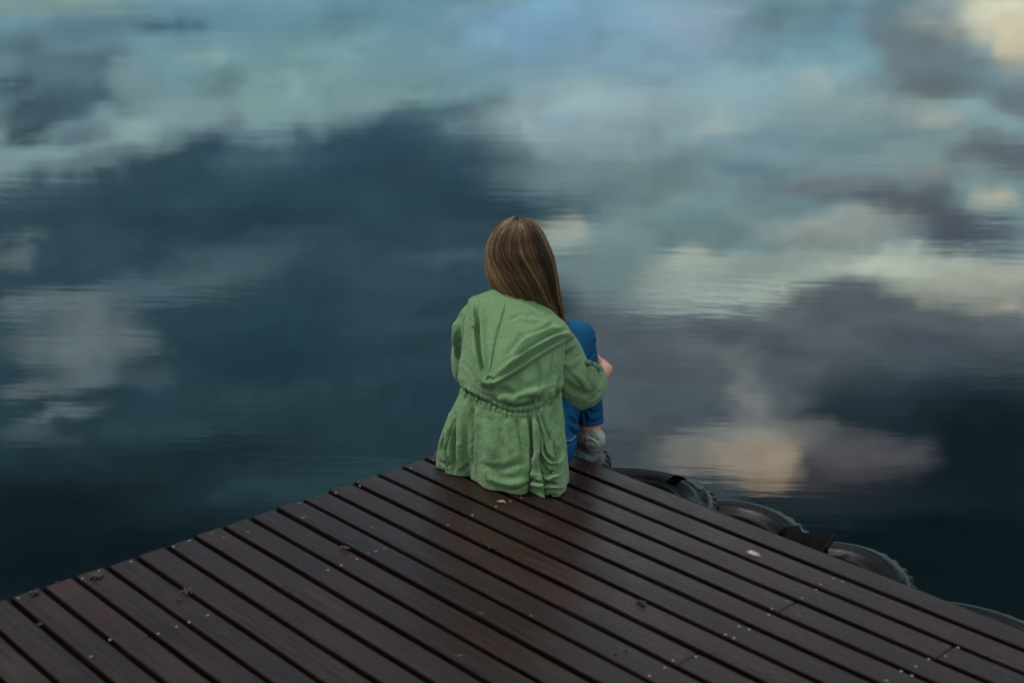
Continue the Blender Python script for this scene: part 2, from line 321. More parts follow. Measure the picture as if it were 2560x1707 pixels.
# ---- signed-distance modelling: smooth unions of tapered limbs, meshed by surface nets
def sd_cap(P, a, b, ra, rb, sq=None):
    a = np.asarray(a, float); b = np.asarray(b, float); ab = b - a
    t = np.clip(((P - a) @ ab) / (ab @ ab + 1e-12), 0, 1)
    return np.linalg.norm(P - a - t[..., None] * ab, axis=-1) - (ra + (rb - ra) * t)
def sd_ell(P, c, r, Rm=None):
    q = P - np.asarray(c, float)
    if Rm is not None: q = q @ Rm
    r = np.asarray(r, float); k0 = np.linalg.norm(q / r, axis=-1); k1 = np.linalg.norm(q / r ** 2, axis=-1) + 1e-9
    return k0 * (k0 - 1) / k1
def build_sdf(prims, h):
    """prims: (kind, args, blend k, sign).  Evaluated only near each primitive."""
    lo = np.full(3, 1e9); hi = np.full(3, -1e9); bb = []
    for kind, a, k, sg in prims:
        if kind == 'cap': r = max(a[2], a[3]); l = np.minimum(a[0], a[1]) - r; u = np.maximum(a[0], a[1]) + r
        else: r = max(a[1]); l = np.asarray(a[0]) - r; u = np.asarray(a[0]) + r
        bb.append((l, u)); lo = np.minimum(lo, l); hi = np.maximum(hi, u)
    lo = lo - 3 * h; hi = hi + 3 * h; n = np.ceil((hi - lo) / h).astype(int) + 1
    vol = np.full(n, .05, np.float32)
    for (kind, a, k, sg), (l, u) in zip(prims, bb):
        m = 2.5 * k + 3 * h
        i0 = np.maximum(np.floor((l - m - lo) / h).astype(int), 0); i1 = np.minimum(np.ceil((u + m - lo) / h).astype(int) + 1, n)
        ax = [lo[j] + h * np.arange(i0[j], i1[j]) for j in range(3)]
        P = np.stack(np.meshgrid(*ax, indexing='ij'), -1)
        d = sd_cap(P, *a) if kind == 'cap' else sd_ell(P, *a)
        s = vol[i0[0]:i1[0], i0[1]:i1[1], i0[2]:i1[2]]
        if k > 0:
            hh = np.clip(.5 + .5 * (s - d) / k, 0, 1); new = s * (1 - hh) + d * hh - k * hh * (1 - hh)
        else: new = np.minimum(s, d)
        s[...] = new
    return vol, lo
def surfnet(vol, lo, h):
    ins = vol < 0; n = vol.shape
    c = sum(ins[i:n[0] - 1 + i, j:n[1] - 1 + j, k:n[2] - 1 + k].astype(np.int8) for i in (0, 1) for j in (0, 1) for k in (0, 1))
    act = (c > 0) & (c < 8); idx = np.full(act.shape, -1, np.int64); cells = np.argwhere(act); idx[act] = np.arange(len(cells))
    acc = np.zeros((len(cells), 3)); cnt = np.zeros(len(cells))
    cor = [(i, j, k) for i in (0, 1) for j in (0, 1) for k in (0, 1)]
    for p in cor:
        for ax in range(3):
            if p[ax]: continue
            q = list(p); q[ax] = 1
            va = vol[tuple((cells + p).T)]; vb = vol[tuple((cells + q).T)]; m = (va < 0) != (vb < 0)
            t = va / (va - vb + 1e-20); pos = np.tile(np.array(p, float), (len(cells), 1)); pos[:, ax] = t
            acc[m] += pos[m]; cnt[m] += 1
    V_ = (cells + acc / np.maximum(cnt, 1)[:, None]) * h + lo
    F = []
    for ax in range(3):
        sl0 = [slice(1, -1)] * 3; sl0[ax] = slice(0, -1); sl1 = [slice(1, -1)] * 3; sl1[ax] = slice(1, None)
        a = ins[tuple(sl0)]; b = ins[tuple(sl1)]; m = np.argwhere(a != b)
        off = np.array([1, 1, 1]); off[ax] = 0; g = m + off
        s = a[tuple(m.T)]; o1, o2 = [(1, 2), (2, 0), (0, 1)][ax]
        e1 = np.zeros(3, int); e1[o1] = 1; e2 = np.zeros(3, int); e2[o2] = 1
        q = np.stack([idx[tuple((g - e1 - e2).T)], idx[tuple((g - e2).T)], idx[tuple(g.T)], idx[tuple((g - e1).T)]], -1)
        q[~s] = q[~s][:, ::-1]; F.append(q)
    F = np.concatenate(F); F = F[(F >= 0).all(1)]
    return V_, F
def relax(V_, F, it=2, lam=.5):
    for _ in range(it):
        s = np.zeros_like(V_); c = np.zeros(len(V_))
        for i in range(4):
            j = (i + 1) % 4
            np.add.at(s, F[:, i], V_[F[:, j]]); np.add.at(c, F[:, i], 1)
            np.add.at(s, F[:, j], V_[F[:, i]]); np.add.at(c, F[:, j], 1)
        V_ = V_ + lam * (s / np.maximum(c, 1)[:, None] - V_)
    return V_

# ---------------------------------------------------------------- water
WATER_Z = -0.36
m_water, t, b = material("lake_water")
g = t.node('ShaderNodeNewGeometry'); pos = g.outputs['Position']
b.inputs['Base Color'].default_value = (.0008, .0038, .0048, 1); b.inputs['Roughness'].default_value = .02
b.inputs['IOR'].default_value = 1.333
rot = t.node('ShaderNodeMapping'); t.put(rot.inputs[0], pos); rot.inputs['Rotation'].default_value = (0, 0, R_(6)); rot.inputs['Scale'].default_value = (.55, 1, 1)
P_ = rot.outputs[0]
P2 = t.vmath('MULTIPLY', P_, (.42, 1, 1)); swell = t.noise(P_, .55, 2, .5); mid = t.noise(P2, 3.2, 2, .55, .5); fine = t.noise(P2, 13.0, 3, .55, .3)
# patches where a breath of wind roughens the water
patch = t.maprange(t.noise(pos, .35, 2, .5), .42, .64, .16, 1.0, True)
hgt = t.math('MULTIPLY_ADD', swell, .0018, t.math('MULTIPLY', patch, t.math('MULTIPLY_ADD', mid, .0011, t.math('MULTIPLY', fine, .00060))))
bump(t, b, hgt, 1.0)
xs = np.array([-2500, -300, -60, -20, -8, 0, 8, 20, 60, 300, 2500.]); ys = np.array([-1500, -200, -30, 0, 6, 14, 30, 80, 400, 2500.])
gx, gy = np.meshgrid(xs, ys, indexing='ij')
wv = np.stack([gx.ravel(), gy.ravel(), np.full(gx.size, WATER_Z)], -1)
water = make("water", wv, grid_faces(len(xs), len(ys)), m_water, smooth=False); tag(water, kind='structure', label="calm dark lake water reflecting broken cloud")

# ---------------------------------------------------------------- the pier
BD = np.array([.67430239, -.73845534]); NO = np.array([.73845534, .67430239])   # along the boards (away from the free end), out over the side
T_EDGE, PITCH_B = 3.107, .0965
th2 = R_(46.5); LD = np.array([math.sin(th2), math.cos(th2)]); E0 = at(20 * K, 1373 * K)[:2]
GAPS = [3.107, 3.007, 2.906, 2.805, 2.708, 2.6098, 2.5101, 2.4114, 2.3133, 2.216, 2.1194, 2.024, 1.9295, 1.8309, 1.7378, 1.6411, 1.5509, 1.4565, 1.3636, 1.2723]
while len(GAPS) < 36: GAPS.append(GAPS[-1] - .0945)
def deck_pt(s, k, z=0.0):                  # s metres in from the sawn ends, k boards in from the side
    tt = float(np.interp(k, range(len(GAPS)), GAPS))
    a = (tt - E0 @ NO) / (LD @ NO); P = E0 + a * LD
    # stay on the line across the boards
    base = P + BD * s
    return np.array([base[0], base[1], z])
m_wood, t, b = material("wet_hardwood")
tcn = t.node('ShaderNodeTexCoord'); att = t.node('ShaderNodeAttribute', attribute_name='board'); uvn = t.node('ShaderNodeUVMap')
bx, by, _z = t.sep(uvn.outputs[0])[:3]
bid = att.outputs['Fac']
crd = t.comb(bx, by, t.math('MULTIPLY', bid, 7.31))
grain = t.noise(t.vmath('MULTIPLY', crd, (2.2, 60.0, 1)), 1.0, 6, .65, 1.2)
grain2 = t.noise(t.vmath('MULTIPLY', crd, (6.0, 240.0, 1)), 1.0, 3, .6)
blot = t.noise(t.vmath('MULTIPLY', crd, (3.0, 7.0, 1)), 1.0, 4, .6)
pat = t.noise(tcn.outputs['Object'], 1.6, 4, .55)
tone = t.node('ShaderNodeTexWhiteNoise', noise_dimensions='1D'); t.put(tone.inputs['W'], bid)
cb = t.ramp(grain, [(.25, (.014, .0065, .0055)), (.5, (.040, .018, .014)), (.75, (.075, .036, .026))])
cb = t.mix(t.maprange(blot, .42, .68, 0, .55, True), cb, (.020, .017, .017))
cb = t.mix(t.maprange(pat, .45, .7, 0, .5, True), cb, (.046, .034, .033))
cb = t.vmath('SCALE', cb, scale=t.maprange(tone.outputs['Value'], 0, 1, .78, 1.2))
redb = t.node('ShaderNodeAttribute', attribute_name='red'); cb = t.mix(t.math('MULTIPLY', redb.outputs['Fac'], t.maprange(blot, .38, .58, .95, .12)), cb, (.070, .024, .018))
# fine worn streaks
cb = t.mix(t.maprange(grain2, .56, .74, 0, .55), cb, (.105, .078, .070))
# lichen and salt flecks
fl = t.noise(tcn.outputs['Object'], 55, 2, .5); fl2 = t.noise(tcn.outputs['Object'], 3.1, 2, .5)
cb = t.mix(t.math('MULTIPLY', t.maprange(fl, .70, .76, 0, 1), t.maprange(fl2, .52, .66, 0, .55)), cb, (.10, .085, .055))
dk = t.noise(tcn.outputs['Object'], 23, 3, .6); cb = t.mix(t.maprange(dk, .69, .75, 0, .8), cb, (.006, .006, .007))
ac = t.node('ShaderNodeAttribute', attribute_name='across').outputs['Fac']; edg = t.math('ABSOLUTE', t.math('SUBTRACT', t.math('ADD', ac, t.math('MULTIPLY', t.math('SUBTRACT', blot, .5), .10)), .5))
cb = t.mix(t.maprange(edg, .42, .495, 0, .85, True), cb, (.007, .005, .005))
cb = t.vmath('MULTIPLY', cb, (.50, .375, .365))
t.put(b.inputs['Base Color'], cb)
ro = t.math('ADD', t.maprange(grain, .2, .8, -.06, .08), t.maprange(t.noise(tcn.outputs['Object'], 4.5, 4, .6), .3, .7, .25, .46))
em = t.maprange(edg, .40, .475, 0, 1, True); ro = t.mix(em, ro, (.85, .85, .85)); t.put(b.inputs['Specular IOR Level'], t.maprange(em, 0, 1, .44, .05)); t.put(b.inputs['Roughness'], ro); nrm = bump(t, None, grain, .0016); nrm = bump(t, None, grain2, .0010, prev=nrm); bump(t, b, t.noise(tcn.outputs['Object'], 30, 3), .0006, prev=nrm)

pier = empty("pier", (0.0, 4.6, 0.0)); pier.location = (0, 0, 0)
tag(pier, "dark wet timber pier platform with parallel boards above the lake", "pier")
JOINTS = {17: .438, 7: 1.442, 2: 1.858, 3: 1.452}
prof_w = PITCH_B
verts, faces, uvs, bids, reds, fracs = [], [], [], [], [], []
def board(k, s0, s1, bidv, red):
    gap = .0108 + RNG.uniform(-.001, .002); r = .0035; th = .026
    k0 = k + gap / 2 / PITCH_B; k1 = k + 1 - gap / 2 / PITCH_B
    zz = RNG.uniform(-.0012, .0012); wob = RNG.uniform(0, 6.28)
    secs = [(k0, -th), (k0, -r), (k0 + .3 * r / PITCH_B, -.3 * r), (k0 + r / PITCH_B, 0), (k1 - r / PITCH_B, 0), (k1 - .3 * r / PITCH_B, -.3 * r), (k1, -r), (k1, -th)]
    secs = secs[:4] + [(k0 + (k1 - k0) * q, 0) for q in (.33, .66)] + secs[4:]
    n = max(2, int((s1 - s0) / .05)); ss = np.linspace(s0, s1, n); base = len(verts); m = len(secs)
    ss = np.r_[s0, s0 + .004, ss[1:-1], s1 - .004, s1]; n = len(ss)
    for i, s in enumerate(ss):
        for (kk, z) in secs:
            e = -.004 if (i in (0, n - 1) and z > -.01) else 0.0
            nick = .0012 * math.sin(9 * s + wob) + .0006 * math.sin(31 * s + 2 * wob)
            cup = -.0008 * (2 * (kk - k) - 1) ** 2
            verts.append(deck_pt(s, kk + (nick / PITCH_B if kk in (k0, k1) else 0), z + zz + e + cup)); uvs.append((s, (kk) * PITCH_B)); bids.append(bidv); reds.append(red); fracs.append((kk - k0) / (k1 - k0))
    for i in range(n - 1):
        for j in range(m - 1):
            a = base + i * m + j; faces.append((a, a + 1, a + m + 1, a + m))
        a = base + i * m; faces.append((a + m - 1, a, a + m, a + 2 * m - 1))
    faces.append(tuple(base + j for j in range(m))[::-1]); faces.append(tuple(base + (n - 1) * m + j for j in range(m)))
NB = 33
for k in range(NB):
    e = RNG.uniform(-.006, .006); bv = k * 1.37 + .3
    if k in JOINTS:
        board(k, e, JOINTS[k] - .0012, bv, 1.0 if k == 17 else 0.0); board(k, JOINTS[k] + .0012, 5.2, bv + .6, .55 if k == 17 else 0.0)
    else: board(k, e, 5.2, bv, 0.0)
deck = make("decking", verts, faces, m_wood, pier, smooth=False)
me = deck.data; ul = me.uv_layers.new(name="UVMap"); uvs = np.array(uvs)
li = np.zeros(len(me.loops), np.int32); me.loops.foreach_get('vertex_index', li); ul.data.foreach_set('uv', uvs[li].astype(np.float32).ravel())
for nm, arr in (('board', bids), ('red', reds), ('across', fracs)):
    a = me.attributes.new(nm, 'FLOAT', 'POINT'); a.data.foreach_set('value', np.array(arr, np.float32))
# joists and rim under the boards
m_joist, t, b = material("dark_joist_timber")
t.put(b.inputs['Base Color'], t.ramp(t.noise(t.node('ShaderNodeTexCoord').outputs['Object'], 9, 4), [(.3, (.006, .005, .005)), (.7, (.018, .013, .011))])); b.inputs['Roughness'].default_value = .8
def beam(name, p0, p1, wd, z0, z1, mat=m_joist, parent=pier):
    p0 = np.array(p0[:2]); p1 = np.array(p1[:2]); d = (p1 - p0) / np.linalg.norm(p1 - p0); q = np.array([-d[1], d[0]]) * wd / 2; V_ = []
    bv = .006
    for p in (p0, p1):
        for (sx, z) in ((-1, z0), (1, z0), (1, z1 - bv), (1 - bv / wd * 2, z1), (-1 + bv / wd * 2, z1), (-1, z1 - bv)): V_.append([*(p + q * sx), z])
    F = [(i, (i + 1) % 6, 6 + (i + 1) % 6, 6 + i) for i in range(6)] + [tuple(range(6))[::-1], tuple(range(6, 12))]
    return make(name, V_, F, mat, parent, smooth=False)
for s in (.045, .45, 1.44, 1.85, 2.7, 3.6, 4.5): beam("joist", deck_pt(s, .35), deck_pt(s, NB - .3), .06, -.15, -.028)
beam("rim_beam", deck_pt(.08, .30), deck_pt(5.1, .30), .035, -.19, -.029)
for s, k in ((.5, 5), (.5, 22), (3.0, 5), (3.0, 22)):
    P = deck_pt(s, k); V_, F = tube([[P[0], P[1], -.152], [P[0], P[1], -.5], [P[0], P[1], -1.6]], .09, 16); make("pile", V_, F, m_joist, pier)
# screws
m_screw, t, b = material("galvanised_screw"); b.inputs['Base Color'].default_value = (.20, .21, .19, 1); b.inputs['Metallic'].default_value = .2; b.inputs['Roughness'].default_value = .55
m_rust, t, b = material("dark_screw_hole"); b.inputs['Base Color'].default_value = (.008, .007, .007, 1); b.inputs['Roughness'].default_value = .7
sv, sf = [], []
prof = [(0, -.0016), (.0013, -.0016), (.0017, .0002), (.0030, .0006), (.0038, .0001), (.0040, -.002)]
for (r, z) in prof:
    for a in range(14): sv.append((r * math.cos(a * 2 * math.pi / 14), r * math.sin(a * 2 * math.pi / 14), z))
for i in range(len(prof) - 1):
    for a in range(14): sf.append((i * 14 + a, i * 14 + (a + 1) % 14, (i + 1) * 14 + (a + 1) % 14, (i + 1) * 14 + a))
screw0 = make("screw", sv, sf, m_screw, pier)
spots = [(900, 1214), (937, 1198), (434, 1366), (474, 1351), (206, 1445), (248, 1426), (46, 1494), (328, 1403), (748, 1257), (840, 1231), (1028, 1170), (1083, 1150),
 (228, 1640), (396, 1583), (441, 1566), (473, 1554), (520, 1537), (820, 1424), (853, 1412), (892, 1397), (921, 1383), (960, 1371), (1120, 1312), (1181, 1287), (1240, 1266), (1276, 1252), (1303, 1244),
 (1624, 1688), (1662, 1668), (1683, 1650), (1740, 1640), (1786, 1602), (1814, 1585), (1848, 1565), (1873, 1573), (1835, 1594), (1922, 1536), (2040, 1474), (2005, 1495), (2052, 1460), (2083, 1445), (2106, 1453), (1968, 1502), (1930, 1521),
 (2217, 1700), (2253, 1677), (2290, 1665), (2322, 1647), (2365, 1639), (2395, 1618), (2280, 1688), (1934, 1680), (1471, 1180), (2115, 1434), (275, 1598)]
for i, (x, y) in enumerate(spots):
    o = screw0 if i == 0 else screw0.copy()
    if i: C.objects.link(o); o.parent = pier
    p = at(x, y); o.location = (p[0], p[1], .0005); o.scale = (1.0, 1.0, 1.0); o.rotation_euler = (RNG.uniform(-.06, .06), RNG.uniform(-.06, .06), RNG.uniform(0, 3))
hv, hf = [(0, 0, .0003)] + [(.005 * math.cos(a * .45) * RNG.uniform(.85, 1.15), .005 * math.sin(a * .45) * RNG.uniform(.85, 1.15), .0002) for a in range(14)], [(0, i + 1, (i + 1) % 14 + 1) for i in range(14)]
hole0 = None
for i, (x, y) in enumerate([(144, 1455), (570, 1314), (675, 1276), (327, 1600), (676, 1478), (708, 1466), (727, 1476), (600, 1508), (1302, 1620), (1566, 1625), (1540, 1634)]):
    o = make("nail_hole", hv, hf, m_rust, pier) if hole0 is None else hole0.copy()
    if hole0 is None: hole0 = o
    else: C.objects.link(o); o.parent = pier
    p = at(x, y); o.location = (p[0], p[1], .0012)

# ---------------------------------------------------------------- old tyres along the side
m_tyre, t, b = material("wet_black_rubber")
o_ = t.node('ShaderNodeTexCoord').outputs['Object']; geo = t.node('ShaderNodeNewGeometry')
n_ = t.noise(o_, 7, 5, .6); n2_ = t.noise(o_, 40, 3, .6)
cb = t.ramp(n_, [(.3, (.003, .0035, .004)), (.7, (.010, .012, .013))])
cb = t.mix(t.maprange(n2_, .6, .75, 0, .5), cb, (.028, .03, .03))
ring = t.node('ShaderNodeAttribute', attribute_name='worn'); cb = t.mix(t.math('MULTIPLY', ring.outputs['Fac'], t.maprange(n_, .35, .6, .4, 1)), cb, (.10, .10, .08))
moss = t.node('ShaderNodeAttribute', attribute_name='moss'); ms = t.math('MULTIPLY', moss.outputs['Fac'], t.maprange(t.noise(o_, 60, 3, .6), .46, .54, 0, 1))
cb = t.mix(ms, cb, (.16, .24, .06)); t.put(b.inputs['Base Color'], cb)
t.put(b.inputs['Roughness'], t.math('ADD', t.math('MULTIPLY', ms, .5), t.maprange(n_, .3, .7, .25, .45))); b.inputs['Specular IOR Level'].default_value = .18; bump(t, b, t.math('ADD', n_, t.math('MULTIPLY', n2_, .3)), .002)
def tyre(sB, out, z, rho, tau, R=.32, hole=None, moss_at=None, label='', name='tyre', lug_seed=0, letters=None, let_at=0):
    """a cut tyre lying on its side: bead lip, sidewall, shoulder lugs and a strip of tread"""
    root = empty(name); cxy = NO * (T_EDGE + out) + BD * sB; root.location = (cxy[0], cxy[1], z)
    k = R / .32
    P = [(.192, -.040), (.187, -.018), (.192, -.004), (.198, .0005), (.204, -.003), (.208, -.016), (.213, -.018), (.217, -.006), (.220, -.006), (.2225, -.012), (.226, -.004), (.243, .0055), (.257, .0100), (.2585, .0060), (.2605, .0098), (.272, .0092),
         (.284, .0055), (.294, .0000), (.299, -.0015), (.3015, -.0035), (.305, -.0075), (.310, -.013), (.316, -.020), (.318, -.030), (.318, -.055), (.318, -.085), (.308, -.086), (.304, -.05), (.296, -.025), (.270, -.010), (.235, -.014), (.205, -.022)]
    P = np.array(P) * k; n = 288; a = np.linspace(0, 2 * np.pi, n, endpoint=False)
    nb = N3 = len(P); rr = np.tile(P[:, 0], (n, 1)); zz = np.tile(P[:, 1], (n, 1))
    lug = (np.sin(a * 38) > .25).astype(float)
    for j in (21, 22, 23, 24): rr[:, j] += lug * .008 * k; zz[:, j] += lug * .002 * k
    sag = .010 * np.sin(a * 2 + lug_seed) + .005 * np.sin(3 * a + 2 * lug_seed); rr += sag[:, None] * .5; zz += (sag * .6)[:, None]
    xyz = np.stack([rr * np.cos(a)[:, None], rr * np.sin(a)[:, None], zz], -1).reshape(-1, 3)
    F = []
    holes = set()
    if hole is not None:
        for i in range(n):
            for j in range(nb):
                if abs((a[i] - hole + np.pi) % (2 * np.pi) - np.pi) < .10 and (10 <= j <= 15 or 28 <= j <= 30): holes.add((i, j))
    for i in range(n):
        for j in range(nb):
            if (i, j) in holes: continue
            i2 = (i + 1) % n; j2 = (j + 1) % nb; F.append((i * nb + j, i2 * nb + j, i2 * nb + j2, i * nb + j2))
    o = make("tyre_casing", xyz, F, m_tyre, root)
    wa = np.zeros((n, nb)); wa[:, 18] = .7; wa[:, 19] = .25; wa[:, 3] = .12; ma = np.zeros((n, nb))
    if moss_at is not None:
        q = np.exp(-(((a - moss_at + np.pi) % (2 * np.pi) - np.pi) / .12) ** 2); ma[:, 11:21] = q[:, None]
    for nm, arr in (('worn', wa), ('moss', ma)):
        at_ = o.data.attributes.new(nm, 'FLOAT', 'POINT'); at_.data.foreach_set('value', arr.astype(np.float32).ravel())
    # raised letters too worn to read, as moulded ribs
    m = Matrix.Identity(3)
    X = Vector((BD[0] * math.cos(rho), BD[1] * math.cos(rho), math.sin(rho))); Nn = Vector((-NO[0] * math.sin(tau), -NO[1] * math.sin(tau), math.cos(tau)))
    Y = Nn.cross(X).normalized(); Nn = X.cross(Y).normalized(); m = Matrix((X, Y, Nn)).transposed()
    root.rotation_euler = m.to_euler()
    if letters:
        cu = bpy.data.curves.new("letters", 'FONT'); cu.body = letters; cu.size = .034; cu.extrude = .0012; cu.align_x = 'CENTER'; cu.space_character = 1.15
        tmp = bpy.data.objects.new("letters", cu); C.objects.link(tmp); bpy.context.view_layer.update()
        me_ = bpy.data.meshes.new_from_object(tmp.evaluated_get(bpy.context.evaluated_depsgraph_get())); C.objects.unlink(tmp); bpy.data.objects.remove(tmp)
        vv = np.zeros(len(me_.vertices) * 3); me_.vertices.foreach_get('co', vv); vv = vv.reshape(-1, 3)
        aa = let_at - vv[:, 0] / .28; rr_ = .2665 + vv[:, 1]; vv2 = np.stack([rr_ * np.cos(aa), rr_ * np.sin(aa), .0085 - (rr_ - .268) * .24 + vv[:, 2]], -1) * [k, k, 1]
        me_.vertices.foreach_set('co', vv2.ravel()); me_.update(); me_.materials.clear(); me_.materials.append(m_tyre)
        lo_ = bpy.data.objects.new("raised_lettering", me_); C.objects.link(lo_); lo_.parent = root
    tag(root, label, "tyre", "cut tyres hung along the pier side")
    return root
T0 = tyre(-3.39, .02, -.105, R_(2), R_(2), lug_seed=1, name='tyre', label="old black tyre under the person's light shoe at the pier corner")
T1 = tyre(-2.898, .02, -.112, R_(3), R_(2), hole=R_(82), moss_at=R_(12), letters='SNOW', let_at=R_(46), lug_seed=2, label="old black tyre with a square hole in its sidewall and green moss at one end")
T2 = tyre(-2.51, .03, -.125, R_(3), R_(2), lug_seed=4, label="old black tyre between the square-holed mossy one and the torn rubber flap")
T3 = tyre(letters='SNOW', let_at=R_(50), sB=-2.16, out=.02, z=-.135, rho=R_(3), tau=R_(2), lug_seed=5, label="old black tyre to the right of the torn black rubber flap")
T4 = tyre(-1.70, .04, -.165, R_(3), R_(1), lug_seed=7, label="old black tyre at the right border of the photo, mostly under the pier edge")
# torn flap of black rubber
m_flap, t, b = material("torn_black_rubber"); o_ = t.node('ShaderNodeTexCoord').outputs['Object']
t.put(b.inputs['Base Color'], t.ramp(t.noise(o_, 20, 4), [(.3, (.002, .002, .002)), (.7, (.005, .005, .006))])); b.inputs['Roughness'].default_value = .9; b.inputs['Specular IOR Level'].default_value = .15
fl_top = [(1945, 1326), (1958, 1320), (1978, 1319), (1998, 1322), (2010, 1333), (2030, 1335), (2050, 1340), (2062, 1342), (2089, 1343), (2078, 1362), (2070, 1374)]
fl_bot = [(1945, 1332), (1960, 1340), (1980, 1347), (1998, 1354), (2012, 1358), (2030, 1366), (2046, 1372), (2052, 1376), (2060, 1379), (2064, 1381), (2068, 1382)]
A = spline([at(x, y, -.07) for x, y in fl_top], 60); Bv = np.array([at(x, y + 25, -.12) for x, y in resample(fl_bot, 60)])
nv = 14; V_ = np.array([A[i] * (1 - j / (nv - 1)) + Bv[i] * (j / (nv - 1)) + [0, 0, .003 * math.sin(i * .45) * math.sin(j * .4) + .010 * math.sin(math.pi * j / (nv - 1))] for i in range(60) for j in range(nv)])
flap = make("rubber_flap", V_, grid_faces(60, nv), m_flap); md = flap.modifiers.new("s", 'SOLIDIFY'); md.thickness = .012
tag(flap, "torn flap of matt black rubber at the pier side between two tyres", "rubber scrap")

# ---------------------------------------------------------------- person
f2 = np.array([.5, .866]); r2 = np.array([.866, -.5])
m_skin, t, b = material("skin"); o_ = t.node('ShaderNodeTexCoord').outputs['Object']
t.put(b.inputs['Base Color'], t.mix(t.noise(o_, 30, 3), (.50, .26, .19), (.60, .34, .26))); b.inputs['Roughness'].default_value = .5
b.inputs['Subsurface Weight'].default_value = .15; b.inputs['Subsurface Radius'].default_value = (.01, .004, .002); b.inputs['Subsurface Scale'].default_value = 1.0
v3 = lambda *a: np.array(a, float)
hipR, hipL = v3(.105, 4.255, .105), v3(-.045, 4.345, .105)
kneeR, kneeL = v3(.217, 4.487, .373), v3(.05, 4.60, .395)
ankR, ankL = v3(.268, 4.462, .060), v3(.135, 4.60, .05)
shR, shL = v3(.135, 4.36, .405), v3(-.10, 4.50, .445)
elR, elL = v3(.245, 4.405, .212), v3(-.11, 4.635, .205)
wrR, wrL = v3(.326, 4.625, .216), v3(.125, 4.715, .245)
chest, neck0, neck1 = v3(.02, 4.37, .40), v3(.022, 4.43, .49), v3(.03, 4.475, .60)
hd = v3(.026, 4.500, .662); gaze = v3(math.sin(R_(48)), math.cos(R_(48)), -.18); gaze /= np.linalg.norm(gaze)
side = np.cross(gaze, v3(0, 0, 1)); side /= np.linalg.norm(side); upv = np.cross(side, gaze)
HR = np.stack([side, gaze, upv], 1)         # columns: head right, forward, up
def H(x, y, z): return hd + HR @ v3(x, y, z)
prims = [('ell', (v3(.03, 4.30, .115), (.15, .11, .10)), 0, 1), ('cap', (v3(.03, 4.305, .14), chest, .095, .090), .05, 1),
 ('cap', (chest, v3(.022, 4.425, .46), .085, .05), .05, 1), ('cap', (shL, shR, .042, .042), .03, 1),
 ('cap', (neck0, neck1, .048, .047), .03, 1),
 ('ell', (H(0, -.008, .014), (.070, .088, .090), HR), .02, 1), ('ell', (H(0, .035, -.045), (.056, .060, .072), HR), .03, 1),
 ('cap', (H(0, .088, .008), H(0, .106, -.022), .008, .0125), .010, 1), ('ell', (H(0, .082, -.088), (.024, .018, .018), HR), .015, 1),
 ('ell', (H(0, .090, -.055), (.024, .010, .009), HR), .006, 1), ('cap', (H(-.045, .074, .030), H(.045, .074, .030), .012, .012), .015, 1),
 ('ell', (H(.075, .0, -.005), (.008, .018, .030), HR), .004, 1), ('ell', (H(-.075, .0, -.005), (.008, .018, .030), HR), .004, 1),
 ('ell', (H(.031, .078, .006), (.014, .012, .010), HR), .003, 1), ('ell', (H(-.031, .078, .006), (.014, .012, .010), HR), .003, 1)]
for (a_, b_, c_, d_) in ((hipR, kneeR, ankR, 0), (hipL, kneeL, ankL, 1)):
    prims += [('cap', (a_, b_, .082, .052), .04, 1), ('cap', (b_, c_, .048, .031), .02, 1)]
    mid_ = b_ * .65 + c_ * .35; back = (a_ - b_) * [1, 1, 0]; back /= np.linalg.norm(back)
    prims += [('ell', (mid_ + back * .016, (.045, .045, .085)), .03, 1)]
for (a_, b_, c_) in ((shR, elR, wrR), (shL, elL, wrL)):
    prims += [('cap', (a_, b_, .046, .037), .03, 1), ('cap', (b_, b_ * .6 + c_ * .4, .037, .038), .015, 1), ('cap', (b_ * .6 + c_ * .4, c_, .038, .025), .02, 1)]
# feet
footdir = {0: v3(-.42, .905, 0), 1: v3(-.20, .98, 0)}
for i, an in enumerate((ankR, ankL)):
    d = footdir[i] / np.linalg.norm(footdir[i]); h_ = an + v3(0, 0, -.035) - d * .025
    prims += [('cap', (an, h_, .029, .022), .02, 1), ('cap', (h_, h_ + d * .13 + v3(0, 0, -.005), .022, .020), .02, 1), ('cap', (h_ + d * .12, h_ + d * .175 + v3(0, 0, -.012), .020, .014), .02, 1)]
def hand(wr, d, nrm, thumb_side, curl, L=1.0):
    """palm, four unequal bent fingers and a thumb that leaves the side of the palm; nrm points out of the palm"""
    d = d / np.linalg.norm(d); nrm = nrm - d * nrm.dot(d); nrm /= np.linalg.norm(nrm); s = np.cross(d, nrm) * thumb_side
    pr = []
    kn = [wr + d * .088 * L + s * o + nrm * nz for o, nz in ((.030, 0), (.011, -.004), (-.009, -.003), (-.027, .002))]
    for q, o in zip(kn, (.018, .007, -.006, -.017)): pr.append(('cap', (wr + d * .012 + s * o, q, .0155, .0115), .010, 1))
    for q, ln, cu in zip(kn, (.070, .078, .072, .056), curl):
        p = q; a = cu * .5
        for seg, fr, r0, r1 in ((0, .45, .0092, .0086), (1, .30, .0086, .0078), (2, .25, .0078, .0066)):
            dd = d * math.cos(a) + nrm * math.sin(a); e = p + dd * ln * fr * L
            pr.append(('cap', (p, e, r0, r1), .003, 1)); p = e; a += cu
    p = wr + d * .022 + s * .022; e = p + (d * .6 + s * .75 + nrm * .35) * .042; pr.append(('cap', (p, e, .014, .0105), .010, 1))
    e2 = e + (d * .85 + s * .25 + nrm * .45) * .032; pr.append(('cap', (e, e2, .0105, .009), .003, 1))
    e3 = e2 + (d * .8 - s * .05 + nrm * .6) * .026; pr.append(('cap', (e2, e3, .009, .007), .003, 1))
    return pr
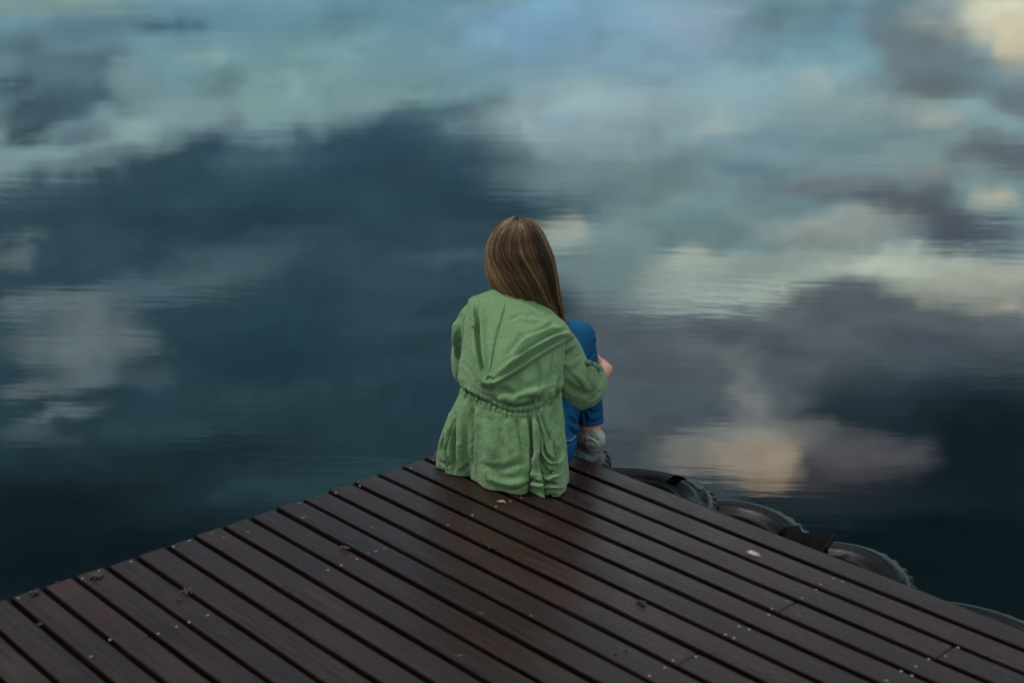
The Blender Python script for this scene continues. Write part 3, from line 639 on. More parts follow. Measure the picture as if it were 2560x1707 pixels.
# right hand lies across the shins, the left hand holds the right forearm
prims += hand(wrR, v3(-.86, .30, .12), v3(-.3, -.9, -.1), 1, (.35, .40, .42, .45))
prims += hand(wrL, v3(.90, -.36, .06), v3(-.30, -.90, -.15), -1, (.42, .48, .50, .52), 1.02)
VS = .004
vol, lo = build_sdf(prims, VS); V_, F = surfnet(vol, lo, VS); V_ = relax(V_, F, 2, .4)
person = make("person", V_, F, m_skin)
tag(person, "long-haired person in a green hooded jacket and blue jeans sitting on the pier corner, arms round knees, seen from behind", "person")
person["label"] = "person with long brown hair and green hooded jacket sitting on the pier corner hugging knees"
# eyes
m_eye, t, b = material("eye_white"); b.inputs['Base Color'].default_value = (.7, .68, .64, 1); b.inputs['Roughness'].default_value = .15
m_iris, t, b = material("iris"); b.inputs['Base Color'].default_value = (.03, .02, .012, 1); b.inputs['Roughness'].default_value = .1
for sx in (-1, 1):
    c = H(.031 * sx, .0770, .006); Vs = []; Fs = []
    for i in range(9):
        for j in range(16):
            a = math.pi * i / 8; bb = 2 * math.pi * j / 16; Vs.append(c + .0115 * v3(math.sin(a) * math.cos(bb), math.sin(a) * math.sin(bb), math.cos(a)))
    for i in range(8):
        for j in range(16): Fs.append((i * 16 + j, i * 16 + (j + 1) % 16, (i + 1) * 16 + (j + 1) % 16, (i + 1) * 16 + j))
    ey = make("eye", Vs, Fs, m_eye, person)
    n_ = gaze; a1 = side; a2 = upv; ring = [c + n_ * .0108 + .0046 * (a1 * math.cos(q * .45) + a2 * math.sin(q * .45)) for q in range(14)]
    make("iris", [c + n_ * .0122] + ring, [(0, q + 1, (q + 1) % 14 + 1) for q in range(14)], m_iris, ey)

# --- jeans
m_jean, t, b = material("blue_denim"); o_ = t.node('ShaderNodeTexCoord').outputs['Object']
wv_ = t.node('ShaderNodeTexWave', wave_type='BANDS', bands_direction='DIAGONAL'); t.put(wv_.inputs[0], o_); wv_.inputs['Scale'].default_value = 240
cbase = t.mix(t.noise(o_, 9, 4, .6), (.0015, .048, .122), (.004, .092, .215))
fa = t.node('ShaderNodeAttribute', attribute_name='fade'); cbase = t.mix(fa.outputs['Fac'], cbase, (.05, .25, .46))
cbase = t.mix(t.math('MULTIPLY', wv_.outputs['Fac'], .18), cbase, (.006, .13, .30))
st_ = t.node('ShaderNodeAttribute', attribute_name='stitch'); cbase = t.mix(st_.outputs['Fac'], cbase, (.35, .45, .55))
t.put(b.inputs['Base Color'], cbase); b.inputs['Roughness'].default_value = .85; b.inputs['Specular IOR Level'].default_value = .2
bump(t, b, t.math('ADD', t.noise(o_, 60, 4, .6), t.math('MULTIPLY', wv_.outputs['Fac'], .15)), .0012)
jp = [('ell', (v3(.03, 4.30, .12), (.165, .125, .11)), 0, 1), ('ell', (v3(.115, 4.245, .085), (.085, .085, .085)), .04, 1), ('ell', (v3(-.05, 4.33, .085), (.085, .085, .085)), .04, 1)]
for (a_, b_, c_) in ((hipR, kneeR, ankR), (hipL, kneeL, ankL)):
    m_ = (a_ + b_) / 2; hem = b_ + (c_ - b_) * .97
    jp += [('cap', (a_, m_, .096, .082), .04, 1), ('cap', (m_, b_, .082, .060), .03, 1), ('cap', (b_, b_ * .5 + c_ * .5, .060, .056), .015, 1), ('cap', (b_ * .5 + c_ * .5, hem, .056, .047), .02, 1)]
    back = (a_ - b_) * [1, 1, 0]; back /= np.linalg.norm(back); jp += [('ell', (b_ * .6 + c_ * .4 + back * .02, (.052, .052, .10)), .03, 1)]
vol, lo = build_sdf(jp, .004)
zz = lo[2] + .004 * np.arange(vol.shape[2]); HEMZ = .082
vol = np.maximum(vol, (.003 - zz)[None, None, :])                      # sits flat on the boards
X_ = lo[0] + .004 * np.arange(vol.shape[0]); Y_ = lo[1] + .004 * np.arange(vol.shape[1])
GX, GY = np.meshgrid(X_, Y_, indexing='ij')
shin = ((GX - .263) ** 2 + (GY - 4.466) ** 2 < .0072) | ((GX - .128) ** 2 + (GY - 4.60) ** 2 < .0072)
cut = np.where(shin[:, :, None], (HEMZ - zz)[None, None, :], -1.0); vol = np.maximum(vol, cut)
V_, F = surfnet(vol, lo, .004); V_ = relax(V_, F, 2, .5)
jeans_strokes = [([(1425, 1000), (1440, 1010), (1456, 1008)], 4, -3), ([(1420, 1040), (1438, 1056), (1455, 1058)], 4, -3), ([(1418, 1055), (1436, 1072), (1452, 1074)], 5, 3), ([(1466, 1025), (1484, 1032), (1500, 1026)], 4, -3), ([(1468, 1040), (1486, 1046), (1500, 1040)], 4, 2.5), ([(1470, 905), (1488, 870), (1486, 840)], 4, -2), ([(1478, 900), (1492, 860)], 6, 1.5), ([(1425, 1070), (1440, 1085), (1456, 1088)], 4, -3), ([(1412, 1110), (1428, 1108), (1442, 1098)], 3, -2),
 ([(1430, 1020), (1445, 1045), (1448, 1080)], 5, -2), ([(1462, 1030), (1466, 1050), (1462, 1062)], 3, -3), ([(1470, 1058), (1490, 1054), (1502, 1042)], 2.5, -1.5), ([(1415, 1000), (1432, 1030), (1440, 1060)], 6, 2)]
V_ = crease(V_, F, [(p_, w_, a_ * 1.6) for p_, w_, a_ in jeans_strokes])
V_ += vnormals(V_, F) * (vnoise(V_, 45, 3) * .0020)[:, None]
jeans = make("jeans", V_, F, m_jean, person)
Q = proj(V_)
fade = np.exp(-(((V_ - (kneeR + v3(-.01, .0, .05))) / [.05, .06, .045]) ** 2).sum(1)) * .6
a_ = jeans.data.attributes.new('fade', 'FLOAT', 'POINT'); a_.data.foreach_set('value', fade.astype(np.float32))
d1, _, _ = poly_dist(Q, [(1412, 1101), (1425, 1101), (1433, 1098), (1438, 1090)]); d2, _, _ = poly_dist(Q, [(1484, 842), (1492, 836)])
Nn = vnormals(V_, F); fc = (Nn * (CAMP - V_)).sum(1) > 0
sti = (np.minimum(d1, d2) < 1.2) & fc
a_ = jeans.data.attributes.new('stitch', 'FLOAT', 'POINT'); a_.data.foreach_set('value', sti.astype(np.float32) * .6)

# --- shoes
m_shoe, t, b = material("pale_canvas"); o_ = t.node('ShaderNodeTexCoord').outputs['Object']
t.put(b.inputs['Base Color'], t.mix(t.noise(o_, 18, 4), (.24, .27, .22), (.42, .46, .38))); b.inputs['Roughness'].default_value = .85; bump(t, b, t.noise(o_, 90, 3), .001)
m_sole, t, b = material("shoe_sole"); b.inputs['Base Color'].default_value = (.16, .15, .12, 1); b.inputs['Roughness'].default_value = .8
for i, an in enumerate((ankR, ankL)):
    d = footdir[i] / np.linalg.norm(footdir[i]); h_ = an + v3(0, 0, -.037) - d * .024; sd_ = np.cross(d, v3(0, 0, 1))
    sp = [('cap', (h_ + v3(0, 0, .012), h_ + d * .01, .031, .031), 0, 1), ('cap', (h_, h_ + d * .12, .031, .032), .02, 1), ('cap', (h_ + d * .12 - v3(0, 0, .004), h_ + d * .19 - v3(0, 0, .012), .034, .022), .02, 1),
          ('cap', (h_ + d * .05 + v3(0, 0, .012), h_ + d * .12, .034, .03), .02, 1), ('cap', (an - d * .004 + v3(0, 0, -.018), h_ + v3(0, 0, .0), .034, .035), .012, 1)]
    # rumpled heel pulled down in rolls
    for q in range(5):
        aa = -1.2 + q * .6; w0 = h_ + v3(0, 0, .020 + .004 * math.sin(q * 2)) + (-d * math.cos(aa) + sd_ * math.sin(aa)) * .028; sp.append(('cap', (w0, w0 + (d * math.sin(aa) + sd_ * math.cos(aa)) * .02 - v3(0, 0, .012), .010, .008), .006, 1))
    vol, lo = build_sdf(sp, .003); zz = lo[2] + .003 * np.arange(vol.shape[2]); base_z = h_[2] - .036
    vol = np.maximum(vol, (base_z - zz)[None, None, :])
    # ankle opening
    GX, GY, GZ = np.meshgrid(*[lo[j] + .003 * np.arange(vol.shape[j]) for j in range(3)], indexing='ij')
    G = np.stack([GX, GY, GZ], -1); hole_ = sd_cap(G, an + v3(0, 0, .05), an + v3(0, 0, -.004), .034, .029)
    vol = np.maximum(vol, -hole_)
    V_, F = surfnet(vol, lo, .003); V_ = relax(V_, F, 2, .5)
    V_ += vnormals(V_, F) * ((vnoise(V_, 130, 9 + i) * .0018 + np.abs(vnoise(V_ * [1, 1, 2.2], 62, 19 + i, 2)) * .007 - .003) * (V_[:, 2] > base_z + .01))[:, None]
    if i == 0: V_ = crease(V_, F, [([(1452, 1078), (1475, 1086), (1502, 1104)], 3, -4), ([(1455, 1070), (1480, 1076), (1500, 1092)], 3, 4), ([(1462, 1096), (1482, 1098), (1494, 1112)], 3, 4), ([(1460, 1088), (1480, 1091), (1498, 1108)], 2.5, -3)])
    shoe = make("shoe", V_, F, m_shoe, person)
    # sole
    ring_ = []
    for s_, wd in ((-.032, .0), (-.028, .015), (-.017, .026), (0, .031), (.05, .035), (.10, .037), (.15, .034), (.185, .026), (.205, .014), (.212, 0)): ring_.append((s_, wd))
    out = [h_ + d * s_ + sd_ * wd for s_, wd in ring_] + [h_ + d * s_ - sd_ * wd for s_, wd in ring_[-2:0:-1]]
    n = len(out); Vs = [[p[0], p[1], base_z + .004] for p in out] + [[p[0], p[1], base_z - .006] for p in out]
    make("sole", Vs, [tuple(range(n)), tuple(range(n, 2 * n))[::-1]] + [(j, n + j, n + (j + 1) % n, (j + 1) % n) for j in range(n)], m_sole, shoe, smooth=False)

# --- shirt under the jacket
m_shirt, t, b = material("dark_shirt"); b.inputs['Base Color'].default_value = (.02, .022, .028, 1); b.inputs['Roughness'].default_value = .9
sp = [('ell', (v3(.02, 4.30, .16), (.14, .10, .09)), 0, 1), ('cap', (v3(.02, 4.30, .2), chest, .103, .098), .05, 1), ('cap', (chest, v3(.022, 4.43, .43), .09, .05), .05, 1)]
vol, lo = build_sdf(sp, .006); V_, F = surfnet(vol, lo, .006); make("shirt", relax(V_, F, 2), F, m_shirt, person)

# --- jacket
m_jac, t, b = material("green_linen"); o_ = t.node('ShaderNodeTexCoord').outputs['Object']
f1 = t.noise(o_, 5, 4, .6); f2_ = t.noise(t.vmath('MULTIPLY', o_, (1, 1, 6)), 90, 3, .7); f3 = t.noise(t.vmath('MULTIPLY', o_, (5, 5, 1)), 110, 3, .7)
cb = t.mix(f1, (.104, .206, .080), (.145, .276, .114)); cb = t.mix(t.maprange(f2_, .4, .7, 0, .35), cb, (.20, .35, .150)); cb = t.mix(t.maprange(f3, .45, .7, 0, .3), cb, (.080, .185, .062))
t.put(b.inputs['Base Color'], cb); b.inputs['Roughness'].default_value = .9; b.inputs['Sheen Weight'].default_value = .25; b.inputs['Sheen Roughness'].default_value = .5
wr = t.noise(o_, 22, 4, .62, 1.2); rdg = t.math('ABSOLUTE', t.math('SUBTRACT', t.noise(t.vmath('MULTIPLY', o_, (1, 1, .7)), 17, 3, .55, 1.6), .5)); rdg2 = t.math('ABSOLUTE', t.math('SUBTRACT', t.noise(o_, 38, 2, .5, 1.0), .5))
wr = t.math('ADD', wr, t.math('ADD', t.math('MULTIPLY', t.math('MINIMUM', rdg, .16), 2.6), t.math('MULTIPLY', t.math('MINIMUM', rdg2, .12), .9)))
nrm = bump(t, None, wr, .0034); nrm = bump(t, None, t.math('ADD', f2_, f3), .0006, prev=nrm)
t.put(b.inputs['Normal'], nrm)

HEM_PX = [(1406, 1157), (1412, 1187), (1421, 1210), (1398, 1246), (1361, 1248), (1353, 1236), (1325, 1230), (1301, 1238), (1256, 1232), (1228, 1228), (1204, 1217), (1176, 1193), (1160, 1180), (1133, 1182), (1108, 1186), (1091, 1170)]
CEN0 = np.array([-.01, 4.25])
hem = []
for q in HEM_PX:
    p = at(*q)[:2] - CEN0; hem.append((math.atan2(p @ f2, p @ r2), np.hypot(*p)))
hem_t = np.array([h_[0] for h_ in hem]); hem_t = np.where(hem_t > 1.4, hem_t - 2 * np.pi, hem_t); hem_r = np.array([h_[1] for h_ in hem])
o_i = np.argsort(hem_t); hem_t = hem_t[o_i]; hem_r = hem_r[o_i]
RINGS = np.array([  # z, cx, cy, a (across), b (front-back)
 (.000, -.010, 4.250, .19, .19), (.100, -.010, 4.252, .185, .16), (.200, -.006, 4.256, .171, .14), (.270, -.005, 4.262, .162, .128), (.330, -.003, 4.285, .168, .140), (.400, .006, 4.330, .168, .132),
 (.445, .010, 4.372, .170, .122), (.485, .018, 4.402, .150, .104), (.512, .021, 4.425, .108, .078), (.528, .023, 4.440, .074, .060), (.538, .024, 4.445, .068, .058)])
NTH, NZ = 460, 250
zs = np.r_[np.linspace(0, .27, 120, endpoint=False), np.linspace(.27, .538, NZ - 120)]
def cr(z, k):  # smooth interpolation of the rings
    i = np.clip(np.searchsorted(RINGS[:, 0], z) - 1, 0, len(RINGS) - 2); x0, x1 = RINGS[i, 0], RINGS[i + 1, 0]; tt = (z - x0) / (x1 - x0)
    m = np.gradient(RINGS[:, k], RINGS[:, 0]); h = x1 - x0
    return (2 * tt ** 3 - 3 * tt ** 2 + 1) * RINGS[i, k] + (tt ** 3 - 2 * tt ** 2 + tt) * h * m[i] + (-2 * tt ** 3 + 3 * tt ** 2) * RINGS[i + 1, k] + (tt ** 3 - tt ** 2) * h * m[i + 1]
u = np.linspace(0, 1, NTH)
V_ = np.zeros((NTH, NZ, 3))
phs = RNG.uniform(0, 6.28, 8)
for j, z in enumerate(zs):
    cx, cy, a, bb = (cr(z, k) for k in (1, 2, 3, 4))
    op = np.interp(z, [0, .28, .40, .47, .52, .6], [48, 46, 70, 78, 70, 60])
    thr, thl = R_(op), R_(180 - op) - 2 * np.pi
    th = thr + (thl - thr) * u
    e = 2.25; rr = (np.abs(np.cos(th) / a) ** e + np.abs(np.sin(th) / bb) ** e) ** (-1 / e)
    wgt = np.clip(1 - z / .27, 0, 1)
    rh = np.interp(th, hem_t, hem_r)
    wl = sstep(wgt, 0, 1) * .55 + wgt * .45
    rr = rr * (1 - wl) + rh * wl
    # gathers under the drawstring, dying out upwards
    fold = np.sin(th * 9 + 1.5 * np.sin(th * 2 + phs[0]) + phs[1]) * .6 + np.sin(th * 17 + 2 * np.sin(th * 3 + phs[2])) * .4
    gath = np.sin(th * 46 + 4 * np.sin(th * 5 + phs[3]))
    rr = rr + fold * .0055 * sstep(wgt, .0, .5) * (1 if z < .27 else 0) + gath * .0022 * math.exp(-abs(z - .262) / .016)
    rr = rr + .008 * math.exp(-((z - .295) / .017) ** 2) - .004 * math.exp(-((z - .268) / .004) ** 2)
    x = cx + rr * (np.cos(th) * r2[0] + np.sin(th) * f2[0]); y = cy + rr * (np.cos(th) * r2[1] + np.sin(th) * f2[1])
    if z < .27: cx2, cy2 = CEN0 * wl + np.array([cx, cy]) * (1 - wl); x += cx2 - cx; y += cy2 - cy
    tilt = -(.11 + .10 * sstep(z, .44, .52)) * sstep(z, .32, .47) * (rr * np.cos(th))
    dr = .012 * np.sin(th) * 0
    V_[:, j, 0] = x; V_[:, j, 1] = y; V_[:, j, 2] = z + tilt + .004 + .0 * dr
V_ = V_.reshape(-1, 3); F = grid_faces(NTH, NZ)[:, ::-1]
if (vnormals(V_, F)[NTH // 2 * NZ + 100] * (CAMP - V_[NTH // 2 * NZ + 100])).sum() < 0: F = F[:, ::-1]
JAC = [
 ([(1262, 1009), (1290, 1013), (1320, 1007), (1348, 1002)], 5, -8), ([(1235, 988), (1290, 998), (1330, 986), (1360, 962)], 10, 7), ([(1386, 935), (1374, 985), (1354, 1016)], 8, 7), ([(1394, 950), (1386, 1000), (1364, 1024)], 5, -8),
 ([(1200, 1040), (1215, 1100), (1240, 1150)], 12, 4), ([(1222, 1035), (1240, 1090), (1262, 1130)], 10, -4), ([(1150, 1100), (1152, 1150), (1160, 1172)], 8, 5), ([(1335, 1140), (1330, 1175), (1345, 1195)], 6, 6),
 # drawstring channel
 ([(1147, 968), (1180, 985), (1220, 1006), (1250, 1021), (1280, 1030), (1310, 1031), (1335, 1026), (1354, 1019)], 3.5, -4),
 ([(1149, 960), (1180, 976), (1220, 996), (1250, 1010), (1280, 1019), (1310, 1020), (1335, 1015), (1352, 1008)], 4, 2.5),
 # skirt
 ([(1134, 1015), (1134, 1080), (1133, 1130), (1134, 1180)], 5, -11), ([(1160, 995), (1154, 1060), (1155, 1120)], 9, 5), ([(1181, 1005), (1180, 1080), (1179, 1140), (1178, 1188)], 5, -6), ([(1196, 1015), (1194, 1080), (1192, 1150)], 8, 4),
 ([(1112, 1090), (1106, 1120), (1118, 1150), (1122, 1175)], 5, -7), ([(1128, 1060), (1115, 1105), (1108, 1140)], 5, 4), ([(1100, 1150), (1115, 1162), (1128, 1160)], 4, -5),
 ([(1290, 1042), (1298, 1080), (1310, 1120), (1318, 1150)], 7, -5), ([(1272, 1040), (1270, 1090), (1278, 1140)], 9, 4), ([(1322, 1035), (1325, 1080), (1326, 1130), (1327, 1180), (1322, 1236)], 4.5, -15),
 ([(1311, 1040), (1313, 1090), (1316, 1150), (1312, 1200)], 7, 7), ([(1333, 1040), (1338, 1090), (1344, 1130), (1340, 1180)], 5, 6), ([(1341, 1035), (1352, 1080), (1362, 1120)], 2.6, -4), ([(1347, 1032), (1360, 1078), (1372, 1108)], 2.6, 3),
 ([(1352, 1030), (1366, 1078), (1380, 1106)], 2.6, -4), ([(1329, 1035), (1331, 1060), (1337, 1110)], 2.6, -4),
 ([(1200, 1160), (1240, 1172), (1280, 1165), (1308, 1150)], 9, -4), ([(1215, 1190), (1250, 1205), (1290, 1208), (1318, 1195)], 8, 6), ([(1265, 1222), (1290, 1222), (1312, 1210), (1322, 1200)], 3.5, -7),
 ([(1170, 1160), (1162, 1172), (1150, 1180)], 5, -6),
 # side, pocket, turned hem
 ([(1379, 962), (1368, 1000), (1352, 1024)], 6, -5), ([(1389, 975), (1388, 1020), (1378, 1060)], 6, -6), ([(1402, 985), (1406, 1040), (1400, 1110)], 5, -4), ([(1371, 1010), (1366, 1050), (1376, 1090)], 8, 5), ([(1396, 985), (1398, 1040), (1392, 1100)], 5, 4),
 ([(1353, 1104), (1357, 1130), (1370, 1152), (1386, 1160), (1398, 1152), (1402, 1136), (1398, 1120), (1388, 1108)], 3, 8), ([(1359, 1110), (1364, 1132), (1376, 1146), (1388, 1150), (1394, 1138), (1392, 1122)], 3.2, -12),
 ([(1386, 1104), (1387, 1120), (1388, 1140)], 3, -9), ([(1350, 1120), (1353, 1150), (1366, 1175), (1392, 1182), (1402, 1168)], 4, -8), ([(1328, 1196), (1350, 1205), (1372, 1205), (1400, 1214)], 3, -9), ([(1325, 1206), (1350, 1214), (1374, 1216), (1412, 1218)], 4, 6),
 ([(1357, 1190), (1372, 1196), (1386, 1192), (1400, 1180)], 5, 7), ([(1362, 1186), (1374, 1184), (1388, 1174)], 3, -7), ([(1362, 1204), (1358, 1220), (1355, 1234)], 2.5, -6), ([(1366, 1242), (1380, 1236), (1396, 1240)], 3, -6),
 # back above the waist
 ([(1335, 900), (1348, 930), (1350, 965), (1344, 992)], 8, -5), ([(1300, 930), (1318, 950), (1322, 985)], 14, 3), ([(1160, 905), (1180, 935), (1200, 965)], 4, -3), ([(1150, 890), (1150, 930), (1160, 960)], 8, 3),
 ([(1240, 985), (1268, 978), (1290, 990)], 7, -4), ([(1290, 1000), (1320, 992), (1352, 998)], 6, -6), ([(1230, 975), (1250, 960), (1280, 962)], 8, 3), ([(1382, 880), (1378, 910), (1378, 950)], 3, -3), ([(1310, 985), (1340, 980), (1366, 962)], 9, 3)]
# small tucks all along the drawstring
dl = spline([(1150, 971), (1180, 986), (1220, 1007), (1250, 1022), (1280, 1031), (1310, 1032), (1335, 1027), (1352, 1020)], 34)
for i, (x, y) in enumerate(dl):
    L_ = RNG.uniform(7, 22); jx = RNG.uniform(-2, 2); JAC.append(([(x + jx, y - RNG.uniform(5, 12)), (x + jx + .5, y), (x + jx * 1.5, y + L_)], 2.2, -2.4 if i % 2 else 2.2))
V_ = crease(V_, F, JAC)
V_ += vnormals(V_, F) * (vnoise(V_ * [1, 1, .6], 26, 5) * .0028 + vnoise(V_, 75, 6, 2) * .0007)[:, None]
V_[:, 2] = np.maximum(V_[:, 2], .0035)
jacket = make("jacket", V_, F, m_jac, person); md = jacket.modifiers.new("s", 'SOLIDIFY'); md.thickness = .0025; md.offset = -1
JV, JF = V_, F
# sleeves
def sleeve(pts, seed, strokes):
    P = np.array(pts, float); path = spline(P[:, :3], 150); rad = spline(np.c_[P[:, 3], P[:, 3]], 150)[:, 0]
    sides = 120; V_, F = tube(path, rad, sides, caps=False); F = np.array(F)
    s = np.repeat(np.arange(150), sides) / 149; a = np.tile(np.arange(sides), 150) * 2 * np.pi / sides
    N = vnormals(V_, F); c = path[np.repeat(np.arange(150), sides)]
    if ((V_ - c) * N).sum() < 0: F = F[:, ::-1]; N = -N
    r = np.random.default_rng(seed)
    d = .0045 * np.sin(s * 34 + 2.2 * np.sin(a + r.uniform(0, 6)) + r.uniform(0, 6)) * (.35 + .65 * np.sin(a + 1.5) ** 2) * sstep(s, .02, .2) + vnoise(V_, 32, seed) * .004 + vnoise(V_, 90, seed + 1, 2) * .001
    V_ = V_ + N * d[:, None]
    V_ = crease(V_, F, [(p_, w_, a_ * 1.5) for p_, w_, a_ in strokes])
    # turned end with a thick edge
    return V_, F
SLR = [([(1380, 862), (1376, 905), (1378, 952)], 3, -3), ([(1378, 900), (1405, 893), (1438, 868)], 4, -5), ([(1385, 880), (1412, 872), (1436, 858)], 6, 4), ([(1400, 915), (1430, 912), (1450, 895)], 7, 4), ([(1395, 905), (1420, 925), (1445, 955), (1468, 990)], 2, -2.5),
 ([(1465, 905), (1474, 928), (1470, 960)], 4, -4), ([(1480, 915), (1488, 940), (1482, 975)], 5, 4), ([(1492, 920), (1500, 945), (1494, 985)], 3.5, -4), ([(1410, 955), (1440, 975), (1478, 990)], 8, -3), ([(1425, 930), (1450, 945), (1462, 965)], 6, 3), ([(1470, 1003), (1490, 990), (1502, 975)], 3, -4), ([(1462, 903), (1480, 908), (1508, 924)], 2.5, 4), ([(1466, 911), (1484, 914), (1506, 928)], 2, -4)]
SV, SF = sleeve([(.075, 4.392, .425, .058), (.125, 4.362, .415, .070), (.156, 4.366, .338, .083), (.186, 4.330, .280, .083), (.218, 4.358, .236, .071), (.250, 4.420, .222, .062), (.266, 4.475, .218, .056), (.270, 4.495, .216, .053)], 3, SLR)
slR = make("sleeve", SV, SF, m_jac, jacket); md = slR.modifiers.new("s", 'SOLIDIFY'); md.thickness = .004; md.offset = -1
LV, LF = sleeve([(-.045, 4.46, .45, .054), (-.095, 4.492, .448, .066), (-.128, 4.525, .385, .070), (-.135, 4.572, .30, .069), (-.139, 4.600, .220, .069), (-.090, 4.655, .200, .060), (-.02, 4.685, .222, .050), (.02, 4.695, .226, .046)], 8,
 [([(1150, 775), (1146, 820), (1148, 870)], 7, -4), ([(1140, 800), (1138, 850), (1142, 900)], 6, 3)])
slL = make("sleeve", LV, LF, m_jac, jacket); md = slL.modifiers.new("s", 'SOLIDIFY'); md.thickness = .004; md.offset = -1
# sleeve tab
# --- hood lying on the back
allV = np.vstack([JV, SV, LV]); allF = np.vstack([JF, SF + len(JV), LF + len(JV) + len(SV)])
bvh = BVHTree.FromPolygons([tuple(v) for v in allV], [tuple(q) for q in allF.tolist()])
Tc = [(1170, 749), (1182, 741), (1193, 738), (1213, 730), (1232, 724), (1250, 735), (1266, 743), (1300, 753), (1325, 762), (1343, 775), (1369, 790), (1407, 814), (1430, 834)]
Ac = [(1170, 749), (1171, 780), (1170, 815), (1173, 850), (1180, 890), (1187, 925), (1195, 950), (1206, 962), (1220, 966)]
Bc = [(1430, 834), (1432, 843), (1415, 853), (1392, 865), (1351, 890), (1297, 926), (1268, 946), (1248, 959), (1234, 965), (1220, 966)]
NS, NTt = 170, 150
Tr, Ar, Br = resample(spline(Tc, 200), NS), resample(spline(Ac, 200), NTt), resample(spline(Bc, 200), NTt)
s = np.linspace(0, 1, NS)[:, None, None]; tt = np.linspace(0, 1, NTt)[None, :, None]
G = Ar[None] * (1 - s) + Br[None] * s + (1 - tt) * (Tr[:, None] - (Tr[0] * (1 - s) + Tr[-1] * s))
Dp = np.full((NS, NTt), np.nan)
for i in range(NS):
    for j in range(NTt):
        rd = ray(*G[i, j]); L_ = np.linalg.norm(rd); hit = bvh.ray_cast(Vector(CAMP), Vector(rd / L_))
        if hit[0] is not None: Dp[i, j] = hit[3] / L_
ok = ~np.isnan(Dp); Dp[~ok] = np.nanmean(Dp)
for _ in range(300):                       # carry the surface over the gaps
    av = Dp.copy(); av[1:-1, 1:-1] = (Dp[:-2, 1:-1] + Dp[2:, 1:-1] + Dp[1:-1, :-2] + Dp[1:-1, 2:]) / 4
    av[0], av[-1], av[:, 0], av[:, -1] = av[1], av[-2], av[:, 1], av[:, -2]
    Dp = np.where(ok, Dp, av)
for _ in range(60):                        # and let it hang smoothly
    av = Dp.copy(); av[1:-1, 1:-1] = (Dp[:-2, 1:-1] + Dp[2:, 1:-1] + Dp[1:-1, :-2] + Dp[1:-1, 2:]) / 4
    av[0], av[-1], av[:, 0], av[:, -1] = av[1], av[-2], av[:, 1], av[:, -2]; Dp = np.minimum(av, Dp + .0004)
Qf = G.reshape(-1, 2)
eA, _, _ = poly_dist(Qf, Ac); eB, _, _ = poly_dist(Qf, Bc); eT, _, _ = poly_dist(Qf, Tc)
ed = np.minimum(eA, eB).reshape(NS, NTt); lift = .005 + .015 * (1 - np.exp(-(ed / 4.0))) + .006 * np.exp(-((ed - 8) / 5) ** 2)
lift = lift + .006 * np.exp(-(eA.reshape(NS, NTt) / 9) ** 2) * (1 - np.exp(-(eA.reshape(NS, NTt) / 2.5)))
lift = lift * (1 - .5 * np.exp(-(eT.reshape(NS, NTt) / 6) ** 2))
lift = np.where(ed < .01, -.003, lift)
HVv = np.zeros((NS, NTt, 3))
for i in range(NS):
    for j in range(NTt):
        rd = ray(*G[i, j]); HVv[i, j] = CAMP + rd * Dp[i, j] - rd / np.linalg.norm(rd) * lift[i, j]
HVv = HVv.reshape(-1, 3); HF = grid_faces(NS, NTt)
if (vnormals(HVv, HF)[NS // 2 * NTt + NTt // 2] * (CAMP - HVv[NS // 2 * NTt + NTt // 2])).sum() < 0: HF = HF[:, ::-1]
HOOD = [([(1268, 752), (1254, 800), (1240, 850), (1230, 900), (1222, 948)], 2.0, -3), ([(1262, 752), (1247, 800), (1233, 850), (1225, 900)], 2.5, 2),
 ([(1196, 752), (1193, 800), (1196, 860), (1206, 920), (1216, 950)], 5, -8), ([(1184, 750), (1182, 800), (1184, 860), (1194, 920)], 5, 6), ([(1206, 760), (1206, 820), (1212, 890), (1220, 935)], 6, 5), ([(1176, 770), (1174, 820), (1180, 870)], 4, -4),
 ([(1428, 842), (1392, 852), (1345, 880), (1300, 908), (1262, 932), (1236, 948)], 5, -8), ([(1424, 832), (1385, 845), (1340, 868), (1290, 898), (1250, 925)], 6, 6), ([(1415, 824), (1370, 838), (1320, 868), (1285, 895)], 4.5, -5), ([(1400, 818), (1360, 828), (1315, 850), (1280, 880)], 6, 4),
 ([(1320, 772), (1340, 790), (1362, 798)], 5, -2.5), ([(1295, 790), (1320, 800), (1345, 802)], 6, 2), ([(1270, 800), (1300, 790), (1330, 795)], 5, -2), ([(1385, 805), (1365, 818), (1330, 835)], 5, -3), ([(1225, 740), (1222, 780), (1226, 830)], 7, -2.5), ([(1214, 950), (1224, 944), (1234, 950)], 3, -4),
 ([(1310, 830), (1290, 860), (1262, 890)], 8, -2.5)]
HVv = crease(HVv, HF, HOOD)
HVv += vnormals(HVv, HF) * (vnoise(HVv, 30, 15) * .0018)[:, None]
hood = make("hood", HVv, HF, m_jac, jacket); md = hood.modifiers.new("s", 'SOLIDIFY'); md.thickness = .006; md.offset = -1
# tab that holds the rolled sleeve
cl_t = spline([(1464, 904), (1478, 907), (1492, 913), (1508, 924)], 24); Vt = []; last = None
for i, (x, y) in enumerate(cl_t):
    for q in np.linspace(-1, 1, 7):
        px_, py_ = x - q * 2.0, y + q * 5.0; rd = ray(px_, py_); L_ = np.linalg.norm(rd); hit = bvh.ray_cast(Vector(CAMP), Vector(rd / L_))
        dd_ = hit[3] / L_ if hit[0] is not None and hit[3] / L_ < 4.62 else last
        if dd_ is None: dd_ = 4.42
        last = dd_; Vt.append(CAMP + rd * dd_ - rd / L_ * (.007 - .002 * q * q))
Vt = np.array(Vt); tab = make("sleeve_tab", relax(Vt, grid_faces(24, 7), 3), grid_faces(24, 7), m_jac, jacket); md = tab.modifiers.new("s", 'SOLIDIFY'); md.thickness = .003
